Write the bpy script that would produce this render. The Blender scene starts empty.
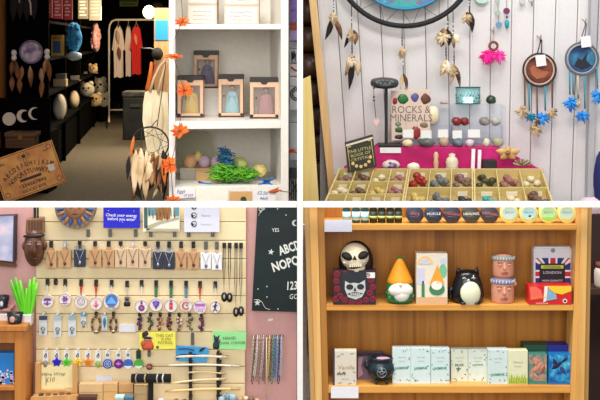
import bpy, bmesh, math, random
from mathutils import Vector, Matrix
C = bpy.context.scene.collection
S = bpy.context.scene
F, HY, CZ = 1100.0, 40.0, 1.5          # focal length in pixels, horizon row, eye height
# ---------------------------------------------------------------- camera, world, lights, exposure
cam = bpy.data.cameras.new('camera'); co = bpy.data.objects.new('camera', cam); C.objects.link(co)
co.location = (0, 0, CZ); co.rotation_euler = (math.pi/2, 0, 0)
cam.sensor_width = 36; cam.lens = 36*F/600; cam.shift_y = -(200-HY)/600; cam.clip_end = 200
S.camera = co
S.view_settings.view_transform = 'Standard'; S.view_settings.look = 'None'
S.view_settings.gamma = 1; S.view_settings.use_curve_mapping = False
S.view_settings.exposure = 0.38
wd = bpy.data.worlds.new('daylight'); S.world = wd; wd.use_nodes = True
wd.node_tree.nodes['Background'].inputs[0].default_value = (0.93, 0.96, 1.0, 1)
wd.node_tree.nodes['Background'].inputs[1].default_value = 0.5
def area(name, loc, aim, sx, sy, e, col=(1, 1, 1)):
    l = bpy.data.lights.new(name, 'AREA'); l.shape = 'RECTANGLE'; l.size = sx; l.size_y = sy; l.energy = e; l.color = col
    o = bpy.data.objects.new(name, l); C.objects.link(o); o.location = loc
    o.rotation_euler = (Vector(aim)-Vector(loc)).to_track_quat('-Z', 'Y').to_euler(); return o
area('front_fill_light', (-0.6, -2.2, 2.45), (0, 4.2, 0.9), 4.5, 2.2, 125, (1.0, 0.97, 0.93))  # unseen fill added behind the camera for flat front light, no window
area('overhead_fill_light', (-0.2, 2.7, 3.3), (0, 4.4, 0.6), 2.4, 0.6, 95, (1.0, 0.95, 0.88))  # added overhead light without a fixture, gives downward light and shelf shadows
area('alcove_fill_light', (1.2, 4.6, 3.4), (1.0, 5.6, 0.8), 1.4, 0.5, 26, (0.93, 0.96, 1.0))  # added light over the crystal table, no fixture belongs to it
area('corridor_fill_light', (-2.2, 14.6, 2.6), (-2.5, 14.6, 0), 0.6, 8.0, 340, (1.0, 0.82, 0.6))  # added warm fill that makes the corridor goods readable, no fixture there
# ---------------------------------------------------------------- helpers
def W(px, py, D): return Vector(((px-300)/F*D, D, CZ-(py-HY)/F*D))
def sc(D): return D/F
def Dz(py, z): return (CZ-z)*F/(py-HY)      # depth at which height z shows on row py
def lin(c):
    c = c/255.0
    return c/12.92 if c <= 0.04045 else ((c+0.055)/1.055)**2.4
_mc = {}
def m(r, g, b, rough=0.55, metal=0.0, var=0.025, vs=60.0, bump=0.0, spec=0.5):
    k = (r, g, b, rough, metal, var, vs, bump, spec)
    if k in _mc: return _mc[k]
    M = bpy.data.materials.new('paint_%d_%d_%d' % (r, g, b)); M.use_nodes = True
    nt = M.node_tree; p = nt.nodes['Principled BSDF']
    col = (lin(r), lin(g), lin(b))
    tc = nt.nodes.new('ShaderNodeTexCoord'); nz = nt.nodes.new('ShaderNodeTexNoise')
    nz.inputs['Scale'].default_value = vs; nz.inputs['Detail'].default_value = 4
    nt.links.new(tc.outputs['Object'], nz.inputs['Vector'])
    rp = nt.nodes.new('ShaderNodeValToRGB')
    rp.color_ramp.elements[0].position = 0.3; rp.color_ramp.elements[1].position = 0.7
    rp.color_ramp.elements[0].color = tuple(max(0, c*(1-var*1.6)) for c in col)+(1,)
    rp.color_ramp.elements[1].color = tuple(min(1, c*(1+var)) for c in col)+(1,)
    nt.links.new(nz.outputs['Fac'], rp.inputs['Fac']); nt.links.new(rp.outputs['Color'], p.inputs['Base Color'])
    p.inputs['Roughness'].default_value = rough; p.inputs['Metallic'].default_value = metal; p.inputs['Specular IOR Level'].default_value = spec
    if bump:
        b_ = nt.nodes.new('ShaderNodeBump'); b_.inputs['Strength'].default_value = bump; b_.inputs['Distance'].default_value = 0.01
        nt.links.new(nz.outputs['Fac'], b_.inputs['Height']); nt.links.new(b_.outputs['Normal'], p.inputs['Normal'])
    _mc[k] = M; return M
def blend(stops, scale=(1, 1, 1), noise=6.0, rough=0.5, detail=5, dist=0.0, bump=0.0):
    """noise mapped through several colours: wood, stone, fur, painted pictures"""
    k = (tuple(stops), scale, noise, rough, detail, dist, bump)
    if k in _mc: return _mc[k]
    M = bpy.data.materials.new('mottled'); M.use_nodes = True; nt = M.node_tree; p = nt.nodes['Principled BSDF']
    tc = nt.nodes.new('ShaderNodeTexCoord'); mp = nt.nodes.new('ShaderNodeMapping'); mp.inputs['Scale'].default_value = scale
    nz = nt.nodes.new('ShaderNodeTexNoise'); nz.inputs['Scale'].default_value = noise; nz.inputs['Detail'].default_value = detail
    nz.inputs['Distortion'].default_value = dist
    rp = nt.nodes.new('ShaderNodeValToRGB'); el = rp.color_ramp.elements
    while len(el) < len(stops): el.new(0.5)
    for i, c in enumerate(stops):
        el[i].position = 0.28+0.44*i/max(1, len(stops)-1); el[i].color = (lin(c[0]), lin(c[1]), lin(c[2]), 1)
    nt.links.new(tc.outputs['Object'], mp.inputs['Vector']); nt.links.new(mp.outputs['Vector'], nz.inputs['Vector'])
    nt.links.new(nz.outputs['Fac'], rp.inputs['Fac']); nt.links.new(rp.outputs['Color'], p.inputs['Base Color'])
    p.inputs['Roughness'].default_value = rough
    if bump:
        b_ = nt.nodes.new('ShaderNodeBump'); b_.inputs['Strength'].default_value = bump; b_.inputs['Distance'].default_value = 0.01
        nt.links.new(nz.outputs['Fac'], b_.inputs['Height']); nt.links.new(b_.outputs['Normal'], p.inputs['Normal'])
    _mc[k] = M; return M
def wood(c1, c2, axis='x', noise=5.0, rough=0.42, c3=None):
    st = {'x': (0.35, 8, 8), 'z': (8, 8, 0.35), 'y': (8, 0.35, 8)}[axis]
    return blend([c1, c2]+([c3] if c3 else []), st, noise, rough, 6, 0.6)
def clear(tint=(235, 245, 250), fac=0.14, rough=0.05):
    k = ('clear', tint, fac, rough)
    if k in _mc: return _mc[k]
    M = bpy.data.materials.new('clear_plastic'); M.use_nodes = True; nt = M.node_tree
    for n in list(nt.nodes): nt.nodes.remove(n)
    o = nt.nodes.new('ShaderNodeOutputMaterial'); mx = nt.nodes.new('ShaderNodeMixShader')
    t = nt.nodes.new('ShaderNodeBsdfTransparent'); g = nt.nodes.new('ShaderNodeBsdfPrincipled')
    t.inputs[0].default_value = (lin(tint[0]), lin(tint[1]), lin(tint[2]), 1)
    g.inputs['Base Color'].default_value = (lin(tint[0]), lin(tint[1]), lin(tint[2]), 1); g.inputs['Roughness'].default_value = rough
    mx.inputs[0].default_value = fac
    nt.links.new(t.outputs[0], mx.inputs[1]); nt.links.new(g.outputs[0], mx.inputs[2]); nt.links.new(mx.outputs[0], o.inputs[0])
    _mc[k] = M; return M
def glow(r, g, b, e):
    M = bpy.data.materials.new('lamp_glow'); M.use_nodes = True; p = M.node_tree.nodes['Principled BSDF']
    p.inputs['Base Color'].default_value = (lin(r), lin(g), lin(b), 1)
    p.inputs['Emission Color'].default_value = (lin(r), lin(g), lin(b), 1); p.inputs['Emission Strength'].default_value = e
    return M
_tx = {}
def glyphs(s, bold=0.0):
    if (s, bold) in _tx: return _tx[(s, bold)]
    cu = bpy.data.curves.new('t', 'FONT'); cu.body = s; cu.size = 1; cu.align_x = 'CENTER'; cu.resolution_u = 2; cu.extrude = 0.02; cu.offset = bold
    o = bpy.data.objects.new('t', cu); C.objects.link(o); bpy.context.view_layer.update()
    me = bpy.data.meshes.new_from_object(o.evaluated_get(bpy.context.evaluated_depsgraph_get()))
    r = ([v.co.copy() for v in me.vertices], [tuple(p.vertices) for p in me.polygons])
    bpy.data.objects.remove(o); bpy.data.meshes.remove(me); bpy.data.curves.remove(cu)
    _tx[(s, bold)] = r; return r
RX = lambda a: Matrix.Rotation(math.radians(a), 3, 'X')
RY = lambda a: Matrix.Rotation(math.radians(a), 3, 'Y')
RZ = lambda a: Matrix.Rotation(math.radians(a), 3, 'Z')
def turn(p, a, axis='Y'): return Matrix.Translation(p) @ Matrix.Rotation(math.radians(a), 4, axis) @ Matrix.Translation(-Vector(p))
class MB:
    def __init__(s, M=None): s.v = []; s.f = []; s.mi = []; s.sm = []; s.M = M
    def add(s, vs, fs, k=0, smooth=False):
        n = len(s.v)
        s.v += [(s.M @ Vector(v)) if s.M is not None else Vector(v) for v in vs]
        for f in fs: s.f.append(tuple(i+n for i in f)); s.mi.append(k); s.sm.append(smooth)
        return s
    def box(s, c, sz, k=0, R=None):
        c = Vector(c); vs = []
        for i in (-.5, .5):
            for j in (-.5, .5):
                for l in (-.5, .5):
                    d = Vector((i*sz[0], j*sz[1], l*sz[2])); vs.append(c+(R @ d if R else d))
        return s.add(vs, [(0, 1, 3, 2), (4, 6, 7, 5), (0, 4, 5, 1), (2, 3, 7, 6), (0, 2, 6, 4), (1, 5, 7, 3)], k)
    def bx(s, x0, y0, x1, y1, D, dep, k=0):
        a = W(x0, y1, D); b = W(x1, y0, D)
        return s.box(((a.x+b.x)/2, D+dep/2, (a.z+b.z)/2), (abs(b.x-a.x), dep, abs(b.z-a.z)), k)
    def prism(s, pts, D, dep, k=0):
        a = [W(x, y, D) for x, y in pts]; n = len(a)
        b = [v+Vector((0, dep, 0)) for v in a]
        fs = [tuple(range(n)), tuple(reversed(range(n, 2*n)))]+[(i, i+n, (i+1) % n+n, (i+1) % n) for i in range(n)]
        return s.add(a+b, fs, k)
    def disc(s, px, py, r, D, dep, k=0, n=28, ry=None, a0=0, a1=360):
        ry = ry or r; full = abs(a1-a0) >= 360
        t = [math.radians(a0+(a1-a0)*i/(n if full else n-1)) for i in range(n)]
        return s.prism([(px+r*math.cos(q), py-ry*math.sin(q)) for q in t], D, dep, k)
    def ell(s, c, r, k=0, R=None, seg=14, rg=9, noise=0.0, seed=0):
        rnd = random.Random(seed); c = Vector(c); vs = []; fs = []
        def pt(d):
            q = 1+noise*(rnd.random()*2-1); d = Vector((d.x*r[0]*q, d.y*r[1]*q, d.z*r[2]*q)); return c+(R @ d if R else d)
        vs.append(pt(Vector((0, 0, -1))))
        for i in range(1, rg):
            a = -math.pi/2+math.pi*i/rg
            for j in range(seg):
                b = 2*math.pi*j/seg; vs.append(pt(Vector((math.cos(a)*math.cos(b), math.cos(a)*math.sin(b), math.sin(a)))))
        vs.append(pt(Vector((0, 0, 1)))); L = len(vs)-1
        for j in range(seg):
            fs.append((0, 1+(j+1) % seg, 1+j)); fs.append((L, L-seg+j, L-seg+(j+1) % seg))
        for i in range(rg-2):
            for j in range(seg):
                a = 1+i*seg; fs.append((a+j, a+(j+1) % seg, a+seg+(j+1) % seg, a+seg+j))
        return s.add(vs, fs, k, True)
    def lathe(s, c, prof, k=0, seg=22, R=None, smooth=True, sx=1.0, sy=1.0):
        c = Vector(c); vs = []; fs = []; n = len(prof)
        for (r, h) in prof:
            for j in range(seg):
                b = 2*math.pi*j/seg; d = Vector((r*sx*math.cos(b), r*sy*math.sin(b), h)); vs.append(c+(R @ d if R else d))
        for i in range(n-1):
            for j in range(seg): fs.append((i*seg+j, i*seg+(j+1) % seg, (i+1)*seg+(j+1) % seg, (i+1)*seg+j))
        fs.append(tuple(reversed(range(seg)))); fs.append(tuple(range((n-1)*seg, n*seg)))
        return s.add(vs, fs, k, smooth)
    def tube(s, pts, r, k=0, seg=6, closed=False):
        pts = [Vector(p) for p in pts]; n = len(pts); vs = []; fs = []
        rr = r if isinstance(r, (list, tuple)) else [r]*n; u = None
        for i in range(n):
            t = (pts[(i+1) % n]-pts[i-1]) if closed else (pts[min(i+1, n-1)]-pts[max(i-1, 0)])
            t.normalize()
            if u is None: u = t.orthogonal().normalized()
            u = (u-t*u.dot(t)); u = u.normalized() if u.length > 1e-6 else t.orthogonal().normalized()
            w = t.cross(u)
            for j in range(seg):
                b = 2*math.pi*j/seg; vs.append(pts[i]+(u*math.cos(b)+w*math.sin(b))*rr[i])
        for i in range(n if closed else n-1):
            q = (i+1) % n
            for j in range(seg): fs.append((i*seg+j, i*seg+(j+1) % seg, q*seg+(j+1) % seg, q*seg+j))
        if not closed: fs.append(tuple(reversed(range(seg)))); fs.append(tuple(range((n-1)*seg, n*seg)))
        return s.add(vs, fs, k, True)
    def ptube(s, pts, D, rpx, k=0, seg=6, closed=False):
        """a tube through picture-sized points on the plane at depth D (or per-point depth)"""
        return s.tube([W(p[0], p[1], p[2] if len(p) > 2 else D) for p in pts], [q*sc(D) for q in rpx] if isinstance(rpx, list) else rpx*sc(D), k, seg, closed)
    def ring(s, px, py, r, D, rpx, k=0, n=32, ry=None, a0=0, a1=360):
        ry = ry or r; full = abs(a1-a0) >= 360
        t = [math.radians(a0+(a1-a0)*i/(n if full else n-1)) for i in range(n)]
        return s.ptube([(px+r*math.cos(q), py-ry*math.sin(q)) for q in t], D, rpx, k, 6, full)
    def spin(s, p0, p1, w, t, k=0, prof=(0.12, 0.75, 1, .85, .5, 0.06), bend=0.0, seg=8):
        """feather, leaf or petal: a flat spindle from p0 to p1, w wide and t thick"""
        p0 = Vector(p0); p1 = Vector(p1); ax = (p1-p0); y = Vector((0, 1, 0)); sd = ax.cross(y)
        sd = sd.normalized() if sd.length > 1e-6 else Vector((1, 0, 0)); nn = sd.cross(ax).normalized()
        vs = []; fs = []; n = len(prof)
        for i, q in enumerate(prof):
            u = i/(n-1); c = p0+ax*u+sd*bend*math.sin(u*math.pi)*ax.length
            for j in range(seg):
                b = 2*math.pi*j/seg; vs.append(c+sd*math.cos(b)*w/2*q+nn*math.sin(b)*t/2*q)
        for i in range(n-1):
            for j in range(seg): fs.append((i*seg+j, i*seg+(j+1) % seg, (i+1)*seg+(j+1) % seg, (i+1)*seg+j))
        fs.append(tuple(reversed(range(seg)))); fs.append(tuple(range((n-1)*seg, n*seg)))
        return s.add(vs, fs, k, True)
    def pspin(s, x0, y0, x1, y1, w, D, k=0, t=None, **kw):
        return s.spin(W(x0, y0, D), W(x1, y1, D), w*sc(D), (t if t else w*0.35)*sc(D), k, **kw)
    def clamp(s, zmax):
        for v in s.v: v.z = min(v.z, zmax)
        return s
    def text(s, t, px, py, h, D, k=0, rot=0, wide=1.0, bold=0.0, ital=0.0):
        """lettering of cap height h px centred on (px, py), standing on the plane at depth D"""
        vs, fs = glyphs(t, bold); q = h*sc(D)/0.69; c = W(px, py, D); a = math.radians(rot); out = []
        for v in vs:
            x = (v.x+ital*v.y)*q*wide; z = (v.y-0.345)*q
            out.append((c.x+x*math.cos(a)-z*math.sin(a), D-0.0004-v.z*0.01, c.z+x*math.sin(a)+z*math.cos(a)))
        return s.add(out, fs, k)
_org = {}
def build(mb, name, mats, parent=None, bev=0.0, label=None, sub=0):
    mats = mats if isinstance(mats, (list, tuple)) else [mats]
    if parent is not None:
        o0 = _org[parent.name]
    else:
        xs = [v.x for v in mb.v]; ys = [v.y for v in mb.v]
        o0 = Vector(((min(xs)+max(xs))/2, (min(ys)+max(ys))/2, min(v.z for v in mb.v)))
    me = bpy.data.meshes.new(name); me.from_pydata([v-o0 for v in mb.v], [], mb.f)
    for M in mats: me.materials.append(M)
    me.polygons.foreach_set('material_index', mb.mi); me.polygons.foreach_set('use_smooth', mb.sm)
    bm = bmesh.new(); bm.from_mesh(me); bmesh.ops.recalc_face_normals(bm, faces=bm.faces); bm.to_mesh(me); bm.free(); me.update()
    o = bpy.data.objects.new(name, me); C.objects.link(o)
    if parent is not None: o.parent = parent
    else: o.location = o0
    _org[o.name] = o0
    if bev: b = o.modifiers.new('b', 'BEVEL'); b.width = bev; b.segments = 2; b.limit_method = 'ANGLE'
    if sub: b = o.modifiers.new('s', 'SUBSURF'); b.levels = sub; b.render_levels = sub
    if label: o['label'] = label
    return o
def tag(o, label, cat, group=None, kind=None):
    o['label'] = label; o['category'] = cat
    if group: o['group'] = group
    if kind: o['kind'] = kind
    return o
def T(name, label, cat, loc, group=None):
    o = bpy.data.objects.new(name, None); C.objects.link(o); o.location = loc; o.empty_display_size = 0.05
    _org[o.name] = Vector(loc); return tag(o, label, cat, group)
def solo(mb, name, mats, label, cat, group=None, kind=None, bev=0.0): return tag(build(mb, name, mats, None, bev), label, cat, group, kind)
def shell(mb, name, mats, bev=0.0):
    o = build(mb, name, mats, None, bev); o['kind'] = 'structure'; return o
def kids(o): return [c for c in bpy.data.objects if c.parent == o]
def dup(o, loc, label, group=None, swap=None):
    """a copy of a thing, its parts and sub-parts; swap = {part name: [materials]}"""
    def cp(a, par):
        c = a.copy(); C.objects.link(c)
        if par: c.parent = par
        nm = a.name.split('.')[0]
        if swap and nm in swap and a.type == 'MESH':
            for i, M in enumerate(swap[nm]): c.material_slots[i].link = 'OBJECT'; c.material_slots[i].material = M
        for ch in kids(a): cp(ch, c)
        return c
    c = cp(o, None); c.location = loc; c['label'] = label; _org[c.name] = Vector(loc)
    if group: c['group'] = group
    return c
ORD = ['first', 'second', 'third', 'fourth', 'fifth', 'sixth', 'seventh', 'eighth', 'ninth', 'tenth', 'eleventh', 'twelfth', 'thirteenth', 'fourteenth', 'fifteenth', 'sixteenth']
WHITE = m(238, 237, 234, .45); BLACK = m(14, 13, 14, .5); KRAFT = m(196, 158, 112, .8); CREAM = m(232, 222, 200, .7)
NAVY = m(38, 44, 78, .6); PAPER = m(232, 232, 228, .7); GREYM = m(120, 122, 124, .35, .8); DKBROWN = m(52, 30, 18, .6)
# ---------------------------------------------------------------- room shell
carpet = blend([(76, 69, 55), (101, 92, 74), (126, 116, 95)], (1, 1, 1), 90, .95, 8, 0, .5)
shell(MB().box((0, 12.5, -0.03), (14, 32, 0.06)), 'floor', carpet)
# white board and rail standing in for the border lines between the displays
shell(MB().box((0, 4.75, 1.6), (0.0175, 2.7, 3.2)), 'divider_board', WHITE)
D0 = 3.4; z0 = W(0, 207.4, D0).z; z1 = W(0, 202, D0).z
shell(MB().box((-1.0, D0+.009, (z0+z1)/2), (1.98, 0.018, z1-z0)), 'divider_rail_1', WHITE)
shell(MB().box((1.0, D0+.009, (z0+z1)/2), (1.98, 0.018, z1-z0)), 'divider_rail_2', WHITE)
# ================================================================ upper display: shop corridor with white bookcase
YA = 6.8; ca, sa = math.cos(math.radians(YA)), math.sin(math.radians(YA))
def L1(x, d, z=0.0): return Vector((-2.84+x*ca-(d-13.1)*sa, 13.1+x*sa+(d-13.1)*ca, z))   # corridor frame: x from the shelving face, d depth
M1 = Matrix.Translation((-2.84+13.1*sa, 13.1-13.1*ca, 0)) @ Matrix.Rotation(math.radians(YA), 4, 'Z')
BLK = m(7, 5, 5, .9, 0, .02, 60, 0, .04); DKW = m(30, 15, 10, .8, 0, .02, 60, 0, .2); TAN = m(186, 146, 104, .7)
shell(MB(M1).box((-0.5, 16, 1.35), (0.06, 22, 2.7)), 'wall_left', m(236, 146, 62, .8))
shell(MB(M1).box((2.6, 26.6, 1.35), (7, 0.1, 2.7)), 'wall_back', DKW)
shell(MB(M1).box((1.5, 18.5, 2.75), (4.2, 16.4, 0.06)), 'ceiling', m(40, 30, 24, .8))  # out of view, added to keep the corridor dark
shell(MB().box((-0.14, 17, 1.35), (0.06, 20, 2.7)), 'wall_right', DKW)
# --- black shelving along the corridor
sh = T('shelving_unit', 'tall black shelving unit running down the corridor beside the orange wall', 'shelving', L1(-0.22, 11.7))
sw = 0.44
def shel(nm, x, d0, d1, z0_, z1_, w=sw): return build(MB(M1).box((x, (d0+d1)/2, (z0_+z1_)/2), (w, d1-d0, z1_-z0_)), nm, BLK, sh)
divs = [11.7, 13.65, 15.9, 19.0, 24.0]
for q in divs: shel('upright', -sw/2, q, q+.04, 0.0, 2.25)
for z in (0.50, .90, 1.28, 1.68, 2.22): shel('shelf_board', -sw/2+.005, 11.72, 24.0, z, z+.03, sw-.01)
shel('back_panel', -sw+.008, 11.74, 24.0, 0.02, 2.22, .012); shel('plinth', -sw/2-.02, 11.74, 24.0, 0.0, .49, sw-.05)
zs = [.53, .93, 1.31, 1.71]
def zD(z, D): return HY+(CZ-z)*F/D
# plush and boxed goods standing in the bays
def plush(px0, px1, py0, D, z, name, cols, label, cat, fac=.12, seed=1):
    b = zD(z, D); w = (px1-px0)*sc(D)/2; h = (b-py0)*sc(D)/2; c = W((px0+px1)/2, (b+py0)/2, D)
    mb = MB(); mb.ell(c, (w, .14, h), 0, None, 16, 12, fac, seed)
    return mb, c, w, h
def furry(name, px0, px1, py0, D, z, cols, label, seed):
    rnd = random.Random(seed); mb, c, w, h = plush(px0, px1, py0, D, z, name, cols, label, '', .14, seed)
    for i in range(26):
        a = rnd.random()*6.28; u = rnd.uniform(-.95, .95)
        mb.ell(c+Vector((math.cos(a)*w*.72*math.sqrt(1-u*u*.6), -.05, u*h*.9)), (w*.3, .07, h*.12), 0, None, 7, 5, .25, i)
    return solo(mb, name, blend(cols, (1, 1, .4), 26, .95), label, 'soft toy')
solo(MB().ell(W(74.5, 56, 13.5), (.085, .1, .055), 0, None, 14, 8, .2, 3), 'plush_toy', m(200, 224, 236, .95), 'small pale blue plush under the tall fluffy blue one', 'soft toy')
furry('plush_toy', 67, 81.5, 23, 13.55, 1.36, [(20, 90, 160), (40, 150, 214), (130, 200, 236)], 'tall fluffy blue plush in the second bay of the black shelving', 3)
furry('plush_toy', 91, 100.5, 24, 18.8, 1.31, [(190, 120, 130), (236, 168, 172), (250, 205, 204)], 'fluffy pink plush on the black shelving beyond the blue one', 4)
t = T('card_box', 'yellow box with a blue panel standing beside the fluffy blue plush', 'box', W(57, 57, 13.4))
build(MB().bx(51, 35, 62.6, 57.3, 13.4, .1), 'carton', m(222, 178, 52), t, .004)
build(MB().bx(53, 41, 60.5, 53, 13.397, .003).bx(53, 36.5, 60.5, 39.5, 13.397, .003, 1), 'front_print', [m(52, 92, 150), m(200, 120, 40)], t)
# hanging packets of the top row
for i, (x0, x1, y1, D, c, lb) in enumerate([(43, 52, 18, 12.0, (208, 60, 66), 'red packet with white print hanging nearest in the top row'), (53, 62, 19, 12.3, (214, 66, 74), 'red packet with white print hanging second in the top row'), (63, 72, 20, 12.6, (200, 48, 50), 'red packet with white print hanging third in the top row'), (78, 88, 19, 15.6, (150, 140, 112), 'olive beige packet hanging beyond the red packets'), (89, 101, 20.5, 15.9, (206, 196, 164), 'cream packet hanging last in the top row')]):
    t = T('hanging_packet', lb, 'packet', W((x0+x1)/2, y1, D), 'packets hanging along the top row')
    build(MB().bx(x0, -14, x1, y1, D, .05), 'pouch', m(*c, .4), t, .006)
    mb = MB(); rnd = random.Random(i)
    for k in range(5): mb.bx(x0+1+rnd.random()*1.5, 1+k*3.3, x1-1-rnd.random()*3, 2.6+k*3.3, D-.002, .002)
    build(mb, 'front_print', m(238, 190, 180) if i < 3 else m(238, 232, 210), t)
t = T('black_garment', 'black garment with a pale strap hanging at the shelving end', 'garment', W(26, 24, 11.5))
mb = MB(); [mb.pspin(14+6*k, -8, 13+7*k, 22-2*(k % 2), 9, 11.5, 0, 4) for k in range(4)]
build(mb, 'cloth', m(24, 20, 20, .9), t); build(MB().ptube([(28, -4), (30.5, 4), (31, 15)], 11.4, .9).ptube([(19, -6), (19.5, 3)], 11.4, .6), 'strap', m(200, 180, 168), t)
# bowls and plush lower down
for i, (x0, x1, y0, D, z, c, lb) in enumerate([(53, 66, 75, 13.5, .93, (216, 190, 140), 'cream carton with grey top in the first bay of the black shelving'), (68, 79, 77, 15.7, .93, (226, 180, 120), 'tan carton in the second bay of the black shelving'), (81.5, 87, 73, 18.6, .93, (226, 196, 150), 'pale carton in the third bay of the shelving'), (89, 97, 69, 18.8, .93, (230, 206, 160), 'small cream carton beyond the pale carton')]):
    t = T('carton', lb, 'box', W((x0+x1)/2, zD(z, D), D)); b = zD(z, D)
    build(MB().bx(x0, y0+4, x1, b, D, .12), 'body', m(*c, .7), t, .004)
    build(MB().prism([(x0+3, y0+4.5), (x0+2, y0-1), (x1-.5, y0-1.5), (x1-.5, y0+4.5)], D+.02, .08), 'top_flap', m(120, 112, 104, .5), t, .003)
for i, (x0, x1, y0, D, z, lb) in enumerate([(53, 66.5, 94, 13.4, .53, 'plain white cushion in the first lower bay of the black shelving'), (69, 79, 91, 15.7, .53, 'cream cushion in the second lower bay of the black shelving')]):
    t = T('cushion', lb, 'cushion', W((x0+x1)/2, zD(z, D), D)); c = W((x0+x1)/2, (zD(z, D)+y0)/2, D)
    mb = MB(); w = (x1-x0)/2*sc(D); h = (zD(z, D)-y0)/2*sc(D)
    mb.ell(c, (w, .12, h), 0, None, 18, 12); build(mb, 'cover', m(250, 240, 216, .9) if i == 0 else m(228, 206, 160, .9), t)
    build(MB().tube([c+Vector((w*1.0*math.cos(q*.3142), -.0, h*1.0*math.sin(q*.3142))) for q in range(20)], .008, 0, 5, True), 'piping', m(200, 180, 150, .9), t)
spot = blend([(40, 30, 28), (226, 210, 180), (236, 224, 200), (240, 230, 210)], (1, 1, 1), 9, .95)
tan2 = blend([(150, 110, 70), (222, 190, 140), (238, 222, 190)], (1, 1, 1), 9, .95)
for i, (x, y, r, D, mt, lb) in enumerate([(87, 89.5, 7.5, 18.3, spot, 'round cream plush with dark eye patches nearest the corridor'), (99, 86, 8.5, 20.5, spot, 'white and black spotted plush at the far end of the shelving'), (103, 100, 7.5, 20.5, spot, 'black and white spotted plush lying lowest at the shelving end'), (95, 100, 7, 18.85, tan2, 'small tan plush between the spotted plushes'), (93, 69, 5, 18.7, tan2, 'small tan plush sitting above the spotted plushes')]):
    t = T('plush_toy', lb, 'soft toy', W(x, y+r, D), 'plush toys heaped on the shelving'); c = W(x, y, D); q = r*sc(D)
    build(MB().ell(c, (q, q*.7, q*.95), 0, None, 16, 10, .05, i), 'body', mt, t)
    for e_ in (-.55, .55): build(MB().ell(c+Vector((q*e_, -.1*q, q*.8)), (q*.35, q*.25, q*.35)), 'ear', mt, t)
    for e_ in (-.35, .3): build(MB().ell(c+Vector((q*e_, -.62*q, q*.2)), (q*.14, q*.1, q*.16)), 'eye', BLK, t)
    build(MB().ell(c+Vector((0, -.7*q, -q*.1)), (q*.12, q*.1, q*.09)), 'nose', BLK, t)
# plush heap support: nearest bin that carries the plush toys
solo(MB(M1).box((.06, 21.4, .11), (.13, 2.4, .22)), 'storage_bin', BLK, 'low black bin on the carpet along the shelving', 'bin', bev=.01)
# --- dreamcatcher and feathers on the shelving end
t = T('dreamcatcher', 'small purple and white dreamcatcher hanging on the shelving end', 'dreamcatcher', W(30, 66, 11.55))
build(MB().ring(31, 52, 11, 11.55, 1.0), 'hoop', m(120, 110, 140), t)
build(MB().disc(31, 52, 10.3, 11.56, .015), 'woven_disc', blend([(40, 36, 120), (150, 130, 170), (214, 200, 204), (70, 54, 110)], (1, 1, 1), 9, .8), t)
fe = blend([(40, 24, 14), (150, 96, 54), (214, 180, 140)], (1, 1, .4), 9, .9)
for (x, y) in ((14, 56), (47, 55)):
    build(MB().ell(W(x, y-3, 11.5), (.03, .03, .035)).ell(W(x, y+2, 11.5), (.03, .03, .03)), 'bead', m(232, 226, 220), t)
for (x, y, x2, y2) in ((13, 60, 11, 76), (15, 60, 18, 80), (47, 58, 44, 74), (48, 60, 50, 82), (22, 66, 20, 82), (30, 66, 31, 88), (41, 68, 42, 84), (12, 76, 12, 92), (19, 78, 20, 94), (42, 80, 41, 98)):
    build(MB().pspin(x, y, x2, y2, 6, 11.5, 0, 2), 'feather', fe, t)
# --- moon board on the black cabinet
solo(MB().bx(1, 131, 50, 182, 11.2, .4), 'storage_cabinet', BLK, 'black cabinet under the moon phase board', 'cabinet', bev=.01)
t = T('moon_sign', 'black board with pale full and crescent moons standing on the black cabinet', 'sign', W(18, 131, 11.12))
build(MB().bx(-2, 98, 50, 131, 11.18, .03), 'board', BLK, t, .004)
def crescent(mb, x, y, r, D, k=0, off=.45, a=50):
    o = [(x+r*math.cos(math.radians(q)), y-r*math.sin(math.radians(q))) for q in range(a, 360-a+1, 10)]
    tx, ty = r*math.cos(math.radians(a)), r*math.sin(math.radians(a)); ri = math.hypot(tx-r*off, ty); b = math.atan2(ty, tx-r*off)
    n = 10; inn = [(x+r*off+ri*math.cos(-b-(2*math.pi-2*b)*q/n), y-ri*math.sin(-b-(2*math.pi-2*b)*q/n)) for q in range(1, n)]
    mb.prism(o+inn, D, .008, k)
mb = MB(); mb.disc(9, 119, 6.6, 11.165, .012); crescent(mb, 23, 116, 6.4, 11.165); crescent(mb, 34.5, 113.5, 6.2, 11.165, 0, .3, 60)
build(mb, 'moons', m(228, 216, 196, .7), t)
# --- low chest, brown box, spirit board
solo(MB().bx(-3, 148.6, 48, 196, 10.75, .4), 'low_chest', BLK, 'low black chest behind the tilted spirit board', 'chest', bev=.01)
t = T('wooden_box', 'brown wooden trinket box on the low black chest', 'box', W(20, 148.6, 10.8))
build(MB().bx(5, 137, 34, 148.6, 10.8, .22), 'body', wood((60, 38, 22), (98, 66, 40)), t, .006)
build(MB().bx(4, 132.5, 35, 137, 10.79, .24), 'lid', wood((70, 44, 26), (112, 78, 48)), t, .006)
build(MB().bx(18, 135.5, 22, 139.5, 10.785, .01), 'clasp', m(150, 120, 70, .4, .8), t)
P0 = W(5, 203.8, 10.1)
Mb = Matrix.Translation(P0) @ Matrix.Rotation(math.radians(14), 4, 'Z') @ Matrix.Rotation(math.radians(-13), 4, 'X') @ Matrix.Rotation(math.radians(-18.5), 4, 'Y')
t = T('spirit_board', 'golden wooden spirit board with black letters leaning on the low chest', 'board', P0)
bw, bh = .585, .42
mb = MB(Mb); mb.box((bw/2-.0, .012, bh/2), (bw, .024, bh))
build(mb, 'board', blend([(196, 118, 34), (226, 150, 50), (238, 176, 74)], (1, 1, 1), 9, .5), t, .004)
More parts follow.
